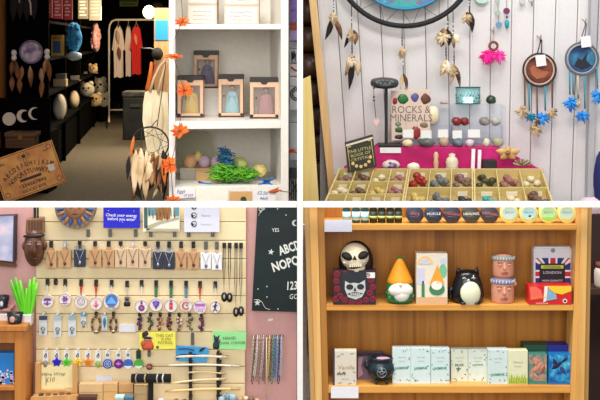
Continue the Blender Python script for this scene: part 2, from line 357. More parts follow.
def lt(mb, s, x, z, h, rot=0, k=0, wide=1.0):
    vs, fs = glyphs(s, .02); q = h/.69; a = math.radians(rot)
    mb.add([(x+(v.x*q*wide*math.cos(a)-(v.y-.345)*q*math.sin(a)), -.0006-v.z*.02, z+(v.x*q*wide*math.sin(a)+(v.y-.345)*q*math.cos(a))) for v in vs], fs, k)
mb = MB(Mb)
for s, R, zc, h in (('ABCDEFGHIJKLM', .40, -.118, .040), ('NOPQRSTUVWXYZ', .33, -.118, .040)):
    for i, ch in enumerate(s):
        a = 34-68*i/12; lt(mb, ch, bw/2+R*math.sin(math.radians(-a)), zc+R*math.cos(math.radians(a)), h, a, 0, .8)
lt(mb, '1234567890', bw/2, .098, .03, 0, 0, 1.2); lt(mb, 'GOOD BYE', bw/2, .045, .026, 0, 0, 1.2)
lt(mb, 'YES', .085, .345, .02); lt(mb, 'NO', bw-.085, .345, .02)
mb.box((bw/2, -.0005, .148), (.2, .002, .026))
for k in range(14):
    a = k*math.pi/7; mb.box((bw/2+.05*math.cos(a), -.0005, .36+.03*math.sin(a)), (.03, .002, .004), 0, RY(-math.degrees(a)))
mb.ell((bw/2, 0, .36), (.02, .002, .016))
for (x, z) in ((.05, .36), (bw-.05, .37), (.05, .06), (bw-.05, .055)):
    for k in range(12): a = k*math.pi/6; mb.box((x+.022*math.cos(a), -.0005, z+.022*math.sin(a)), (.012, .002, .005), 0, RY(-math.degrees(a)+90))
build(mb, 'lettering', m(52, 26, 12, .6), t)
mb = MB(Mb); q = .014
for (x, z, w, h) in ((bw/2, q, bw-2*q, .005), (bw/2, bh-q, bw-2*q, .005), (q, bh/2, .005, bh-2*q), (bw-q, bh/2, .005, bh-2*q)): mb.box((x, -.0005, z), (w, .002, h))
build(mb, 'border', m(84, 42, 16, .6), t)
build(MB(Mb).box((bw*.85, -.002, .175), (.058, .002, .062)), 'price_sticker', m(238, 226, 206), t)
# --- far end of the corridor
D = 19.6
t = T('clothes_rail', 'white metal clothes rail with rounded corners at the corridor end', 'clothes rail', W(140, HY+CZ*F/D, D))
build(MB().ptube([(109, 122), (109, 29), (109.8, 24.5), (112, 21.2), (115.5, 19.8), (168, 19.6), (172, 21), (174, 25), (174, 122)], D, 1.0, 0, 8), 'rail_frame', m(226, 216, 204, .4), t)
for x in (109, 174): build(MB().tube([W(x, 122, D-1.0), W(x, 118, D-.55), W(x, 115, D), W(x, 118, D+.5), W(x, 121, D+.9)], .017, 0, 8), 'foot', m(226, 216, 204, .4), t)
build(MB().ptube([(109, 110), (174, 110)], D+.1, .9, 0, 8), 'base_bar', m(226, 216, 204, .4), t)
def garment(x0, x1, y0, y1, D, mat, label, arm=0.25, bits=()):
    t = T('hanging_garment', label, 'clothing', W((x0+x1)/2, y1, D), 'clothes on the white rail'); x = (x0+x1)/2; w = x1-x0
    mb = MB(); n = 9
    top = [(x-w*.12, y0), (x-w*.34, y0+6), (x-w*.46, y0+22), (x-w*.36, y0+23)]
    pts = [(x-w*.1, y0), (x-w*.3, y0+5), (x-w*.5, y0+24), (x-w*.33, y0+25), (x-w*.34, y1), (x-w*.1, y1-1.5), (x+w*.12, y1), (x+w*.36, y1-1), (x+w*.33, y0+25), (x+w*.5, y0+23), (x+w*.3, y0+5), (x+w*.1, y0), (x, y0+3)]
    mb.prism(pts, D, .1)
    for k in range(4): mb.pspin(x-w*.27+k*w*.18, y0+8, x-w*.3+k*w*.2, y1-1, w*.2, D, 0, w*.2)
    build(mb, 'cloth', mat, t, .01)
    build(MB().ptube([(x-w*.3, y0+5), (x, y0-2), (x+w*.3, y0+5)], D+.03, .5).ptube([(x, y0-2), (x+.2, y0-4.5), (x+1, y0-6)], D+.03, .4), 'hanger', m(190, 180, 170, .3, .6), t)
    for (a, b, c, d, mt) in bits: build(MB().pspin(a, b, c, d, 4, D-.06, 0, 1.5), 'print', mt, t)
g1 = m(226, 206, 196, .85); g2 = m(214, 196, 190, .85)
garment(112, 124.5, 26, 78, 19.55, g1, 'cream hanging top with a dusky print on the white rail', bits=[(118.5, 47, 120, 60, m(120, 70, 74, .9)), (117, 30, 119, 44, m(190, 160, 140, .9))])
garment(124.5, 132, 26, 77, 19.6, g2, 'narrow white hanging top between the cream and red ones')
garment(130, 142.5, 25, 75, 19.5, m(206, 34, 30, .8), 'red hanging top on the white rail', bits=[(135, 34, 136.5, 46, m(236, 120, 100, .9))])
# spotlight
t = T('spot_lamp', 'glowing spot lamp with a black shade above the clothes rail', 'lamp', W(155, 20, 18.5))
bc = W(149, 12, 18.2)
build(MB().ell(bc, (.1, .09, .11)), 'bulb', glow(255, 226, 150, 9), t)
build(MB().lathe(W(152, 11, 18.35), [(.085, 0), (.13, .05), (.13, .2), (.06, .27)], 0, 20, RY(75)), 'lamp_shade', BLK, t)
build(MB().tube([W(160, 9, 18.4), W(163, 0, 18.4), W(163, -12, 18.4)], .02), 'arm', BLK, t)
pl = bpy.data.lights.new('spot_lamp_bulb', 'POINT'); pl.energy = 60; pl.color = (1, .78, .45); pl.shadow_soft_size = .08
po = bpy.data.objects.new('spot_lamp_bulb', pl); C.objects.link(po); po.location = bc+Vector((-.1, -.35, -.05))
t = T('exit_sign', 'green and yellow sign high on the dark end wall', 'sign', W(128, 7, 26.2))
build(MB().bx(119.5, -6, 138, 6.5, 26.3, .05), 'board', m(206, 210, 90, .4), t, .01); build(MB().bx(120.5, -5, 137, 1.8, 26.29, .01).bx(122, 3.4, 135, 4.8, 26.29, .01, 1), 'front_print', [m(90, 140, 60), m(120, 150, 60)], t)
# tan screen with blue sheet, hat on its hook
solo(MB().bx(154, 8, 186, 134, 15.2, .05), 'screen_panel', wood((176, 134, 92), (206, 168, 124), 'z'), 'tan wooden screen standing behind the white bookcase', 'screen', bev=.006)
solo(MB().bx(155.2, 20.2, 168, 40, 15.19, .008), 'paper_sheet', m(30, 144, 214, .7), 'bright blue sheet fixed to the tan screen', 'paper')
t = T('hat', 'round black hat hanging below the blue sheet', 'hat', W(157, 64, 14.9))
build(MB().lathe(W(157.5, 54, 15.12), [(.05, .0), (.05, .02), (.065, .02), (.07, .08), (.055, .12), (.02, .13)], 0, 24, RX(90) @ RZ(0), True, 1, 1.2), 'crown', m(20, 17, 18, .8), t)
build(MB().lathe(W(157.5, 54, 15.15), [(.06, -.01), (.078, 0), (.06, .012)], 0, 24, RX(90), True, 1, 1.15), 'brim', m(26, 22, 22, .8), t)
solo(MB().ptube([(140, 48.2), (150, 48.4), (154.6, 49.5)], 15.1, .8), 'wall_hook', GREYM, 'grey metal arm beside the round black hat', 'hook')
# dark stool box
t = T('storage_stool', 'dark green storage stool on the carpet at the corridor end', 'stool', W(134, 139, 16.5))
b0 = HY+CZ*F/16.5
dg = blend([(14, 17, 16), (28, 34, 30), (44, 48, 42)], (1, 1, 1), 5, .6)
build(MB().bx(122.5, 97, 146.5, b0, 16.5, .4), 'body', dg, t, .02); build(MB().bx(121.5, 91.5, 147.5, 97, 16.48, .44), 'lid', blend([(26, 28, 24), (62, 62, 54), (92, 90, 80)], (1, 1, 1), 12, .6), t, .02)
build(MB().bx(130, 104, 140, 107, 16.47, .02), 'handle', m(60, 60, 54), t)
# --- white bookcase
Ob = W(169, 0, 4.4); MW = Matrix.Translation((Ob.x, Ob.y, 0)) @ Matrix.Rotation(math.radians(YA), 4, 'Z')
bkw, bkd = .481, .48
bk = T('bookcase', 'white open bookcase holding boxed figures and eggs', 'bookcase', MW @ Vector((bkw/2, bkd/2, 0)))
wb = m(232, 228, 220, .4)
build(MB(MW).box((.0125, bkd/2, 1.05), (.025, bkd, 2.1)), 'side_panel', wb, bk, .002); build(MB(MW).box((bkw-.0155, bkd/2, 1.05), (.031, bkd, 2.1)), 'side_panel', wb, bk, .002)
build(MB(MW).box((bkw/2, bkd-.005, 1.05), (bkw-.05, .01, 2.1)), 'back_panel', m(244, 240, 228, .5), bk)
zt, zm, zb = 1.564, 1.174, .912
for z, th in ((zt, .021), (zm, .032), (zb, .07), (.45, .03), (2.1, .03)): build(MB(MW).box((bkw/2-.003, bkd/2-.003, z-th/2), (bkw-.056, bkd-.012, th)), 'shelf_board', wb, bk, .002)
# boxes of the top shelf
for i, (x0, y0, x1, lb) in enumerate([(187, 4.5, 218, 'pale pink carton with grey script, lower in the stack beside the orange leaf'), (224, 5.5, 260, 'pale pink framed carton, lower in the stack by the bookcase corner')]):
    D = 4.66; b = zD(zt, D); x1 -= 1
    for j in range(2):
        yb = b-j*(b-y0); yt = yb-(b-y0)
        t = T('gift_carton', lb if j == 0 else lb.replace('lower', 'upper'), 'box', W((x0+x1)/2, yb, D), 'pale cartons on the top shelf')
        build(MB().bx(x0, yt, x1, yb, D, .1), 'carton', m(206, 184, 168, .6), t, .003)
        mb = MB(); mb.bx(x0+2, yt+2, x1-2, yb-2, D-.001, .001, 0); rnd = random.Random(i+j)
        for k in range(3): mb.text('shimmer'[:5+k], (x0+x1)/2, yt+5+k*4.4, 2.2, D-.001, 1, 0, 1.3) if False else mb.ptube([(x0+6+q*2, yt+6+k*4+rnd.random()*1.6) for q in range(int((x1-x0-12)/2)+1)], D-.001, .3, 1)
        build(mb, 'front_print', [m(222, 208, 200, .5), m(150, 138, 134)], t)
# boxed figures
def figure_box(x0, y0, x1, D, zbase, robe, skin, hair, label):
    yb = zD(zbase, D); t = T('boxed_figure', label, 'boxed figure', W((x0+x1)/2, yb, D), 'boxed figures on the bookcase'); w = x1-x0; h = yb-y0; dp = .075
    mb = MB(); fr = w*.12
    mb.bx(x0, y0+4, x0+fr, yb-1.6, D, dp); mb.bx(x1-fr, y0+4, x1, yb-1.6, D, dp); mb.bx(x0+fr, y0+4, x1-fr, y0+h*.24, D, .003); mb.bx(x0+fr, y0+5, x1-fr, yb-2, D+dp-.004, .004, 1); mb.bx(x0, yb-4.2, x1, yb-1.6, D, .01)
    build(mb, 'carton', [m(220, 182, 152, .7), m(236, 214, 190, .7)], t, .001)
    mb = MB(); mb.prism([(x0-.3, y0), (x1+.3, y0), (x1+.3, y0+4.6), ((x0+x1)/2+4, y0+4.6), ((x0+x1)/2+2, y0+7), ((x0+x1)/2-2, y0+7), ((x0+x1)/2-4, y0+4.6), (x0-.3, y0+4.6)], D-.002, dp+.004)
    build(mb, 'lid', m(42, 36, 34, .5), t, .001); build(MB().bx(x0-.3, yb-1.6, x1+.3, yb, D-.002, dp+.004), 'base', m(60, 46, 40, .5), t, .001)
    cx = (x0+x1)/2+w*.06; q = sc(D); c = W(cx, yb-2, D+.036)
    mb = MB(); H_ = h*.66*q
    mb.lathe(c, [(w*.31*q, 0), (w*.32*q, H_*.1), (w*.26*q, H_*.5), (w*.22*q, H_*.75), (w*.12*q, H_*.86), (.001, H_*.88)], 0, 18, None, True, 1, .55)
    for k in range(7): a = w*(-.2+.066*k)*q; mb.tube([c+Vector((a, -.011, .002)), c+Vector((a*.55, -.012, H_*.7))], .0016, 1, 5)
    build(mb, 'figure_robe', [m(*robe, .7), m(*[int(v*.72) for v in robe], .7)], t)
    build(MB().ell(c+Vector((0, -.004, H_*.97)), (w*.085*q, .009, w*.1*q), 1).ell(c+Vector((0, .002, H_*1.01)), (w*.1*q, .009, w*.1*q), 0), 'figure_head', [m(*hair, .8), m(*skin, .7)], t)
    build(MB().disc(x0+w*.22, y0+h*.5, 1.1, D+.002, .003) if skin[0] > 180 else MB().disc(x0+w*.22, y0+h*.5, .9, D+.002, .003), 'seal', m(40, 34, 34), t)
    build(MB().bx(x0+fr, y0+h*.24, x1-fr, yb-4.2, D+.001, .0008), 'window', clear((250, 250, 250), .06), t)
solo(MB().bx(190, 88.3, 219, zD(zm, 4.755), 4.755, .1), 'plinth_block', wb, 'white block lifting the rear boxed figure', 'block')
figure_box(194, 50.5, 217.5, 4.76, CZ-(88.3-HY)*sc(4.755), (96, 88, 132), (196, 160, 140), (50, 36, 40), 'boxed figure in a violet robe standing behind the others')
figure_box(177.5, 75.5, 203, 4.62, zm, (216, 186, 92), (226, 190, 160), (180, 130, 70), 'boxed figure in a yellow robe beside the orange leaves')
figure_box(218.5, 74.5, 243, 4.64, zm, (150, 196, 208), (210, 170, 140), (70, 60, 60), 'boxed figure in a pale blue robe between yellow and mauve ones')
figure_box(250, 77.5, 278.5, 4.56, zm, (168, 120, 122), (200, 160, 130), (190, 130, 80), 'boxed figure in a mauve robe by the bookcase side')
# maple leaves
def maple(x, y, r, rot, D, label, col, sq=1.0):
    pts = []
    for a, q in ((90, 1.1), (75, .7), (60, .74), (44, 1.06), (26, .64), (8, .95), (-18, .7), (-40, .86), (-68, .5), (-90, .42), (-112, .5), (-140, .86), (-162, .7), (172, .95), (154, .64), (136, 1.06), (120, .74), (105, .7)):
        a = math.radians(a+rot); pts.append((x+r*q*math.cos(a), y-r*q*math.sin(a)*sq))
    t = T('maple_leaf', label, 'leaf', W(x, y+r*.5, D), 'orange maple leaves on the bookcase edge')
    build(MB().prism(pts, D, .003), 'blade', blend([(206, 64, 14), (232, 104, 24), (244, 160, 60)], (1, 1, 1), 24, .7), t)
    mb = MB()
    for a in (90, 42, 138, 8, 172): a = math.radians(a+rot); mb.ptube([(x, y), (x+r*.75*math.cos(a), y-r*.75*math.sin(a)*sq)], D-.001, .28)
    a = math.radians(rot-90); mb.ptube([(x, y), (x+r*.9*math.cos(a), y-r*.9*math.sin(a)*sq)], D-.0005, .35)
    build(mb, 'veins', m(150, 52, 14, .7), t)
for x, y, r, rot, D, lb, sq in ((183, 22, 9, 70, 4.36, 'orange maple leaf highest on the bookcase edge, by the top shelf', .6), (173, 56.5, 11, -62, 4.33, 'orange maple leaf curled edge-on beside the rear boxed figure', .3), (185, 91, 9.5, 10, 4.37, 'orange maple leaf over the yellow boxed figure', 1), (180.5, 131.5, 10.5, 40, 4.36, 'orange maple leaf at the middle shelf edge', .8), (170.5, 165, 10, 100, 4.34, 'orange maple leaf beside the egg tray', 1), (173, 201, 9, 0, 4.34, 'orange maple leaf lowest on the bookcase edge', .7)):
    maple(x, y, r, rot, D, lb, 0, sq)
mb = MB(); mb.ptube([(181, -4), (183, 20), (174, 40), (174, 58), (184, 90), (179, 130), (171, 164), (173, 204)], 4.36, .35)
solo(mb, 'leaf_garland_cord', m(90, 60, 30, .8), 'thin brown cord joining the orange maple leaves', 'cord')
# egg tray, eggs, grass
D = 4.64
t = T('egg_tray', 'clear plastic egg tray with raised lid on the lower shelf', 'tray', W(206, zD(zb, D), D))
cp = clear((240, 240, 230), .16, .15)
pts = [(178, 168), (178, 140), (182, 133), (206, 131.5), (212, 136), (214, 150), (218, 168)]
build(MB().prism(pts, 4.8, .006), 'lid', cp, t); build(MB().ptube(pts, 4.797, .5, 0, 5), 'lid_rim', m(206, 200, 182, .3), t)
build(MB().bx(180, 168, 226, zD(zb, 4.62), 4.62, .12), 'tray', clear((252, 248, 236), .45, .3), t, .003)
solo(MB().bx(196, 169.5, 222, zD(zb, 4.585), 4.585, .02).bx(195, 168.5, 223, 170.5, 4.58, .05), 'card_insert', KRAFT, 'kraft card strip in front of the eggs', 'card', bev=.001)
eggs = [(190.5, 161.5, 6.6, 7.4, (226, 172, 128), 'peach egg at the end of the egg tray'), (198, 156, 4, 5.5, (206, 190, 120), 'small mustard egg behind the peach egg'), (204.6, 162, 6, 6.4, (206, 180, 206), 'lilac egg beside the peach egg'), (216.5, 162, 5.8, 6.4, (224, 196, 206), 'pale pink egg beside the blue shreds'), (240, 163.5, 8.2, 6.6, (200, 206, 120), 'lime green egg lying on green shreds'), (259.5, 170, 7.6, 6.8, (226, 206, 130), 'pale yellow egg nearest the bookcase side')]
for x, y, a, b, c, lb in eggs:
    De = 4.64 if x < 220 else 4.6
    mb = MB(); mb.ell(W(x, y, De), (a*sc(De), a*sc(De)*.9, b*sc(De)), 0, RY(12))
    solo(mb, 'egg', blend([tuple(int(v*.93) for v in c), c, tuple(min(255, int(v*1.05)) for v in c)], (1, 1, 1), 20, .45), lb, 'egg', 'pastel eggs on the lower shelf')
def shreds(n, boxes, D, mats, label, seed):
    rnd = random.Random(seed); mb = MB()
    for i in range(n):
        x0, y0, x1, y1 = rnd.choice(boxes); x = rnd.uniform(x0, x1); y = rnd.uniform(y0, y1); d = D+rnd.uniform(-.06, .05)
        a = rnd.uniform(-.6, .6) if rnd.random() < .8 else rnd.uniform(0, 6.3); l = rnd.uniform(3, 8)
        mb.ptube([(x-l*math.cos(a), y-l*math.sin(a), d), (x, y-rnd.uniform(-1, 2.5), d-.012), (x+l*math.cos(a), y+l*math.sin(a), d+.005)], d, rnd.uniform(.35, .6), rnd.randrange(len(mats)), 4)
    solo(mb, 'paper_shreds', mats, label, 'paper shreds', kind='stuff')
shreds(340, [(212, 172, 250, 180), (216, 166, 232, 177), (230, 169, 254, 179)], 4.53, [m(86, 176, 30, .6), m(128, 206, 44, .6), m(60, 140, 36, .6)], 'bright green shredded paper heaped under the eggs', 2)
shreds(120, [(221, 153, 231, 172), (222, 150, 228, 160), (224, 160, 233, 174)], 4.58, [m(30, 84, 160, .6), m(50, 120, 190, .6), m(40, 130, 120, .6)], 'blue shredded paper between the pink and green eggs', 5)
t = T('paper_strips', 'folded blue paper strips at the shelf end', 'paper', W(268, 186, 4.5))
mb = MB(); [mb.ptube([(267, 181.5, 4.5), (267+dx, 181.5+dy, 4.47)], 4.5, 1.3, 0, 4) for dx, dy in ((-8, 3), (-5, 7), (1, 6), (6, -3), (5, 4), (-7, -2))]
build(mb, 'strip', m(44, 104, 176, .6), t)
solo(MB().ptube([(199, 182, 4.52), (204, 183.5, 4.5), (211, 184, 4.48)], 4.5, 1.4, 0, 4), 'paper_strip', m(44, 104, 176, .6), 'single blue paper strip before the egg tray', 'paper')
# price labels and stem on the lower shelf edge
def tagcard(x0, y0, x1, y1, D, mat, label, lines=(), ink=(70, 84, 150), rot=0, name='price_label', cat='label', group=None):
    c = W((x0+x1)/2, (y0+y1)/2, D); M = turn(c, rot)
    t = T(name, label, cat, W((x0+x1)/2, y1, D), group); build(MB(M).bx(x0, y0, x1, y1, D, .002), 'card', mat, t)
    if lines:
        mb = MB(M)
        for (s, x, y, h) in lines: mb.text(s, x, y, h, D-.0005, 0, 0, 1.0, 0, .2)
        build(mb, 'lettering', m(*ink), t)
    return t
tagcard(174, 187, 195, 198, 4.385, PAPER, 'white price label with violet handwriting by the lowest maple leaf', [('Eggs', 181, 191, 3.4), ('of joy', 188, 195, 3)], (110, 96, 180), -4)
tagcard(196, 189, 228, 204, 4.395, m(236, 234, 218, .6), 'blank cream label in the middle of the shelf edge', [], (0, 0, 0), 0)
t = tagcard(229.5, 191.5, 252, 204, 4.39, m(206, 162, 104, .8), 'brown kraft price tag with a dark green dot'); build(MB().disc(243.5, 199.5, 3, 4.388, .001), 'dot', m(44, 64, 26), t)
tagcard(253, 189, 276, 203, 4.395, PAPER, 'white price label with blue handwriting beside the kraft tag', [('£2.50', 262, 193, 3.2), ('each', 264, 198, 3)], (60, 80, 180), 4)
t = T('maple_leaf', 'dry rust coloured leaf lying past the blue strips', 'leaf', W(274, 193, 4.4))
build(MB().pspin(268, 192, 282, 190, 4, 4.39, 0, 1.2).pspin(272, 193, 279, 187, 3, 4.39, 0, 1), 'blade', m(186, 84, 44, .7), t); build(MB().ptube([(280, 191), (292, 192.5)], 4.38, .5), 'stem', m(130, 70, 50), t)
# cards rack beyond the bookcase
D = 4.62
ck = T('card_rack', 'narrow white wire rack between bookcase and divider board', 'rack', W(293.5, HY+CZ*F/D, D))
build(MB().bx(289.2, -30, 297.6, HY+CZ*F/(D+.03), D+.03, .02), 'back_board', m(206, 208, 216, .5), ck)
for y in (41, 48, 86, 122, 152, 178): build(MB().ptube([(289.3, y), (297.4, y+.6)], D-.02, .35), 'wire', GREYM, ck)
for i, (y0, y1, c, mt, lb, pr) in enumerate([(-12, 22, None, [(90, 64, 150), (140, 110, 190), (60, 44, 110)], 'purple picture packet at the top of the narrow rack', 0), (23, 30, None, [(130, 30, 30), (176, 60, 40), (80, 30, 40)], 'small red packet under the purple one', 0), (30.5, 40, None, [(150, 130, 196), (176, 160, 214), (120, 100, 170)], 'lilac packet under the small red one', 0), (50, 62, None, [(214, 214, 222)]*3, 'white card with a black ghost sketch in the narrow rack', 1), (64, 76, None, [(226, 214, 214)]*3, 'white card with a red stroke in the narrow rack', 2), (77, 110, None, [(216, 218, 222)]*3, 'white card with a black zodiac wheel in the narrow rack', 3), (123, 160, None, [(196, 206, 214)]*3, 'pale grey card at the foot of the narrow rack', 0)]):
    t = T('greeting_card', lb, 'card', W(293.5, y1, D), 'cards in the narrow rack'); build(MB().bx(290, y0, 297.4, y1, D, .012), 'card', blend(mt, (1, 1, 1), 30, .5), t)
    mb = MB()
    if pr == 1: mb.pspin(293, 52, 293, 60, 4, D-.003).ptube([(292, 62), (291.5, 52), (294, 50.5), (295.5, 55), (295, 61)], D-.002, .5)
    elif pr == 2: mb.ptube([(291, 67), (294, 69.5), (297, 71)], D-.002, .9)
    elif pr == 3:
        mb.ring(297, 94, 6.6, D-.002, .5, 0, 16, None, 95, 265).ring(297, 94, 4, D-.002, .4, 0, 16, None, 95, 265)
        for k in range(9): a = 1.7+k*.36; mb.ptube([(297+4*math.cos(a), 94-4*math.sin(a)), (297+6.4*math.cos(a), 94-6.4*math.sin(a))], D-.002, .45)
    if pr: build(mb, 'front_print', m(150, 40, 40) if pr == 2 else m(24, 24, 28), t)
maple(292.6, 151, 4.6, 60, 4.56, 'orange maple leaf hanging on the narrow rack', 0, .6)
t = T('wire_basket', 'black wire basket end below the narrow rack', 'basket', W(294, 204, 4.54)); mb = MB()
for k in range(5): mb.ptube([(289.5+k*2, 168), (289.8+k*1.9, 200)], 4.56, .45)
mb.ptube([(287, 170), (297, 192)], 4.55, .7).ptube([(289, 196), (297, 184)], 4.55, .6)
build(mb, 'wire', m(26, 26, 30, .4), t); build(MB().bx(289.5, 168, 297.4, 178, 4.57, .02), 'pouch', m(60, 74, 90), t)
# --- tote bag and dreamcatcher on the bookcase side
t = T('tote_bag', 'cream canvas tote bag hanging on the outer side of the bookcase', 'bag', W(155, 160, 4.72))
mb = MB(); mb.prism([(145, 92), (151, 90), (168, 93), (170, 150), (166, 158), (148, 158), (142.5, 120), (143, 104)], 4.7, .05)
mb.pspin(149, 92, 150, 158, 11, 4.71, 0, 9).pspin(158, 92, 157, 158, 14, 4.7, 0, 9); build(mb, 'body', blend([(206, 186, 150), (226, 208, 172), (234, 220, 190)], (1, 1, .4), 22, .9), t, .004)
cv = m(212, 178, 138, .85)
build(MB().ptube([(150, 92), (154, 78), (160, 66), (167, 58)], 4.7, [1.6, 1.5, 1.4, 1.3]), 'strap', cv, t); build(MB().ptube([(158, 93), (161, 80), (164, 70), (168, 60)], 4.69, [1.5, 1.4, 1.3, 1.2]), 'strap', cv, t)
t = T('orange_strap_bag', 'orange fabric strap hanging on the tan screen behind the canvas tote', 'bag strap', W(149, 98, 15.15))
build(MB().ptube([(152, 62), (150, 76), (147.5, 88), (147, 98)], 15.12, [1.8, 2, 2.4, 1.6]), 'strap', m(206, 110, 40, .7), t); build(MB().ptube([(156, 64), (152, 80), (149.5, 92)], 15.13, 1.2), 'strap_edge', m(150, 70, 40, .7), t)
t = T('dreamcatcher', 'black hoop dreamcatcher with long brown feathers hanging before the tote', 'dreamcatcher', W(150, 200, 4.5)); D = 4.5
build(MB().ring(150, 144, 18.6, D, .9, 0, 36, 17), 'hoop', m(24, 18, 18, .6), t)
mb = MB()
for k in range(9):
    a = k*2*math.pi/9; b = a+2*math.pi*3/9; mb.ptube([(151+19*math.cos(a), 144-16.5*math.sin(a)), (151+19*math.cos(b), 144-16.5*math.sin(b))], D, .3, 0, 4)
build(mb, 'web', m(50, 34, 28, .7), t); build(MB().ptube([(166, 62), (162, 92), (157, 127)], D-.01, .5).ptube([(151, 127), (157, 120)], D-.01, .5), 'hanging_cord', m(30, 22, 20), t)
fm = [blend([(50, 28, 14), (120, 74, 40), (190, 146, 96)], (1, 1, .4), 26, .9), blend([(150, 110, 66), (214, 184, 140), (236, 216, 182)], (1, 1, .4), 26, .9), m(30, 20, 16, .9), m(206, 110, 44, .8)]
rnd = random.Random(9)
for i in range(44):
    x = 133+i*.8+rnd.uniform(-1.5, 1.5); y = rnd.uniform(150, 172); l = rnd.uniform(20, 36); d = D-.02+rnd.uniform(-.03, .03)
    k = rnd.choice((0, 0, 0, 1, 1, 2, 2)); build(MB().pspin(x, y, x-2+rnd.uniform(-3, 3), min(204, y+l), rnd.uniform(5, 10), d, 0, 2.2, bend=rnd.uniform(-.16, .16)), 'feather', fm[k], t)
for (x, y, x2, y2, k, w) in ((134, 136, 130, 158, 3, 4), (136, 150, 134, 196, 1, 9), (141, 148, 140, 190, 1, 9), (129, 156, 127.5, 180, 2, 5), (163, 158, 165, 186, 3, 6), (139, 158, 142, 158, 2, 2)):
    build(MB().pspin(x, y, x2, y2, w, D-.04, 0, 2.2), 'feather', fm[k], t)
# ================================================================ upper display: crystal table before a white boarded wall
WD2 = 6.0
gt = [317, 336, 357, 380, 403, 425, 448, 470, 491, 512, 534, 556, 578, 599, 621, 643, 665]
gb = [334, 350, 369, 389, 409, 429, 450, 469.5, 489, 508, 529, 549, 571, 590, 611, 632, 653]
mb = MB(); wl = m(218, 213, 212, .5, 0, .02)
def gx(i, y): return gt[i]+(gb[i]-gt[i])*y/205
for i in range(len(gt)-1):
    mb.prism([(gx(i, -60)+.5, -60), (gx(i+1, -60)-.5, -60), (gx(i+1, 250)-.5, 250), (gx(i, 250)+.5, 250)], WD2, .02)
    mb.prism([(gx(i, -60)+2.6, -60), (gx(i, -60)+3.6, -60), (gx(i, 250)+3.6, 250), (gx(i, 250)+2.6, 250)], WD2-.004, .006)
mb.bx(320, -60, 660, 252, WD2+.012, .02, 1)
shell(mb, 'wall_alcove', [wl, m(150, 146, 142, .7)])
mb = MB()
for i in range(9): mb.tube([W(296, -42+i*27, 6.1), W(322, -42+i*27, 6.1)], .073, 0, 12)
mb.bx(300, -60, 335, 205, 6.14, .02, 1); shell(mb, 'wall_log', [wood((46, 26, 14), (78, 48, 28)), m(12, 8, 6, .8)])
shell(MB().prism([(303, -60), (310.5, -60), (338, 215), (331, 215)], 5.93, .05).prism([(303.2, -60), (310.7, -60), (338.2, 215), (331.2, 215)], 5.928, .004), 'trim_3', wood((206, 160, 96), (226, 186, 128), 'z'))
solo(MB().prism([(296, 82), (310.6, 75.5), (321.5, 240), (296, 240)], 5.6, .03), 'leaning_board', wood((222, 194, 112), (236, 212, 142), 'z'), 'pale yellow board standing in front of the dark log wall', 'board', bev=.003)
shell(MB().prism([(592.5, -60), (598, -60), (592, 250), (586.5, 250)], 5.9, .06), 'trim_4', m(176, 174, 178, .5))
# --- feather helpers
FC = [blend([(120, 88, 56), (196, 168, 128), (226, 208, 178)], (1, 1, .5), 22, .9), blend([(44, 26, 16), (96, 62, 38), (170, 130, 88)], (1, 1, .5), 26, .9), m(30, 20, 15, .9), blend([(20, 90, 190), (36, 140, 226), (70, 180, 240)], (1, 1, .5), 20, .85), blend([(224, 200, 164), (240, 226, 204)], (1, 1, .5), 20, .9), m(30, 130, 160, .8), blend([(206, 10, 110), (240, 30, 150), (250, 90, 180)], (1, 1, .5), 20, .85)]
def cordpart(mb, pts, D, r=.45, k=0): return mb.ptube(pts, D, r, k, 5)
def feather(par, x, y, x2, y2, w, D, mat, bend=0.05):
    build(MB().pspin(x, y, x2, y2, w, D, 0, max(1.2, w*.3), bend=bend), 'feather', mat, par)
def fluff(par, x, y, r, D, mat, seed, n=16):
    rnd = random.Random(seed); mb = MB()
    for i in range(int(n*2.6)):
        a = rnd.uniform(0, 6.28); q = r*rnd.uniform(.6, 1.15)
        mb.pspin(x, y-r*.2, x+q*math.cos(a), y+q*math.sin(a)*.95+r*.15, r*.3, D-rnd.uniform(0, .03), 0, r*.25, bend=rnd.uniform(-.1, .1))
    build(mb, 'feather', mat, par)
def beads(par, x, ys, D, mat, r=.9):
    mb = MB(); [mb.ell(W(x, y, D), (r*sc(D),)*3, 0, None, 8, 6) for y in ys]; build(mb, 'beads', mat, par)
# --- large dreamcatcher
D = 5.9; cx, cy = 405, -46
t = T('dreamcatcher', 'huge black hooped dreamcatcher with turquoise painting high on the boarded wall', 'dreamcatcher', W(405, 29, D))
build(MB().ring(cx, cy, 72, D, 2.6, 0, 64), 'hoop', m(18, 16, 18, .7), t)
build(MB().disc(cx, cy, 55, D+.01, .02, 0, 48), 'painted_disc', blend([(16, 50, 56), (20, 110, 110), (50, 160, 160), (130, 100, 120), (24, 130, 170), (160, 200, 190)], (.7, 1, 1.6), 9, .6), t)
build(MB().ring(cx, cy, 55, D+.005, 1.5, 0, 48), 'disc_rim', m(24, 130, 170, .5), t)
mb = MB()
for k in range(16):
    a = k*math.pi/8+.1; mb.ptube([(cx+72*math.cos(a), cy-72*math.sin(a)), (cx+55*math.cos(a+.18), cy-55*math.sin(a+.18))], D, .35, 0, 4); mb.ptube([(cx+72*math.cos(a), cy-72*math.sin(a)), (cx+55*math.cos(a-.18), cy-55*math.sin(a-.18))], D, .35, 0, 4)
build(mb, 'web', m(70, 66, 70), t)
cordm = m(44, 34, 28, .8); bw_ = m(40, 28, 22, .4); bwh = m(226, 220, 210, .4)
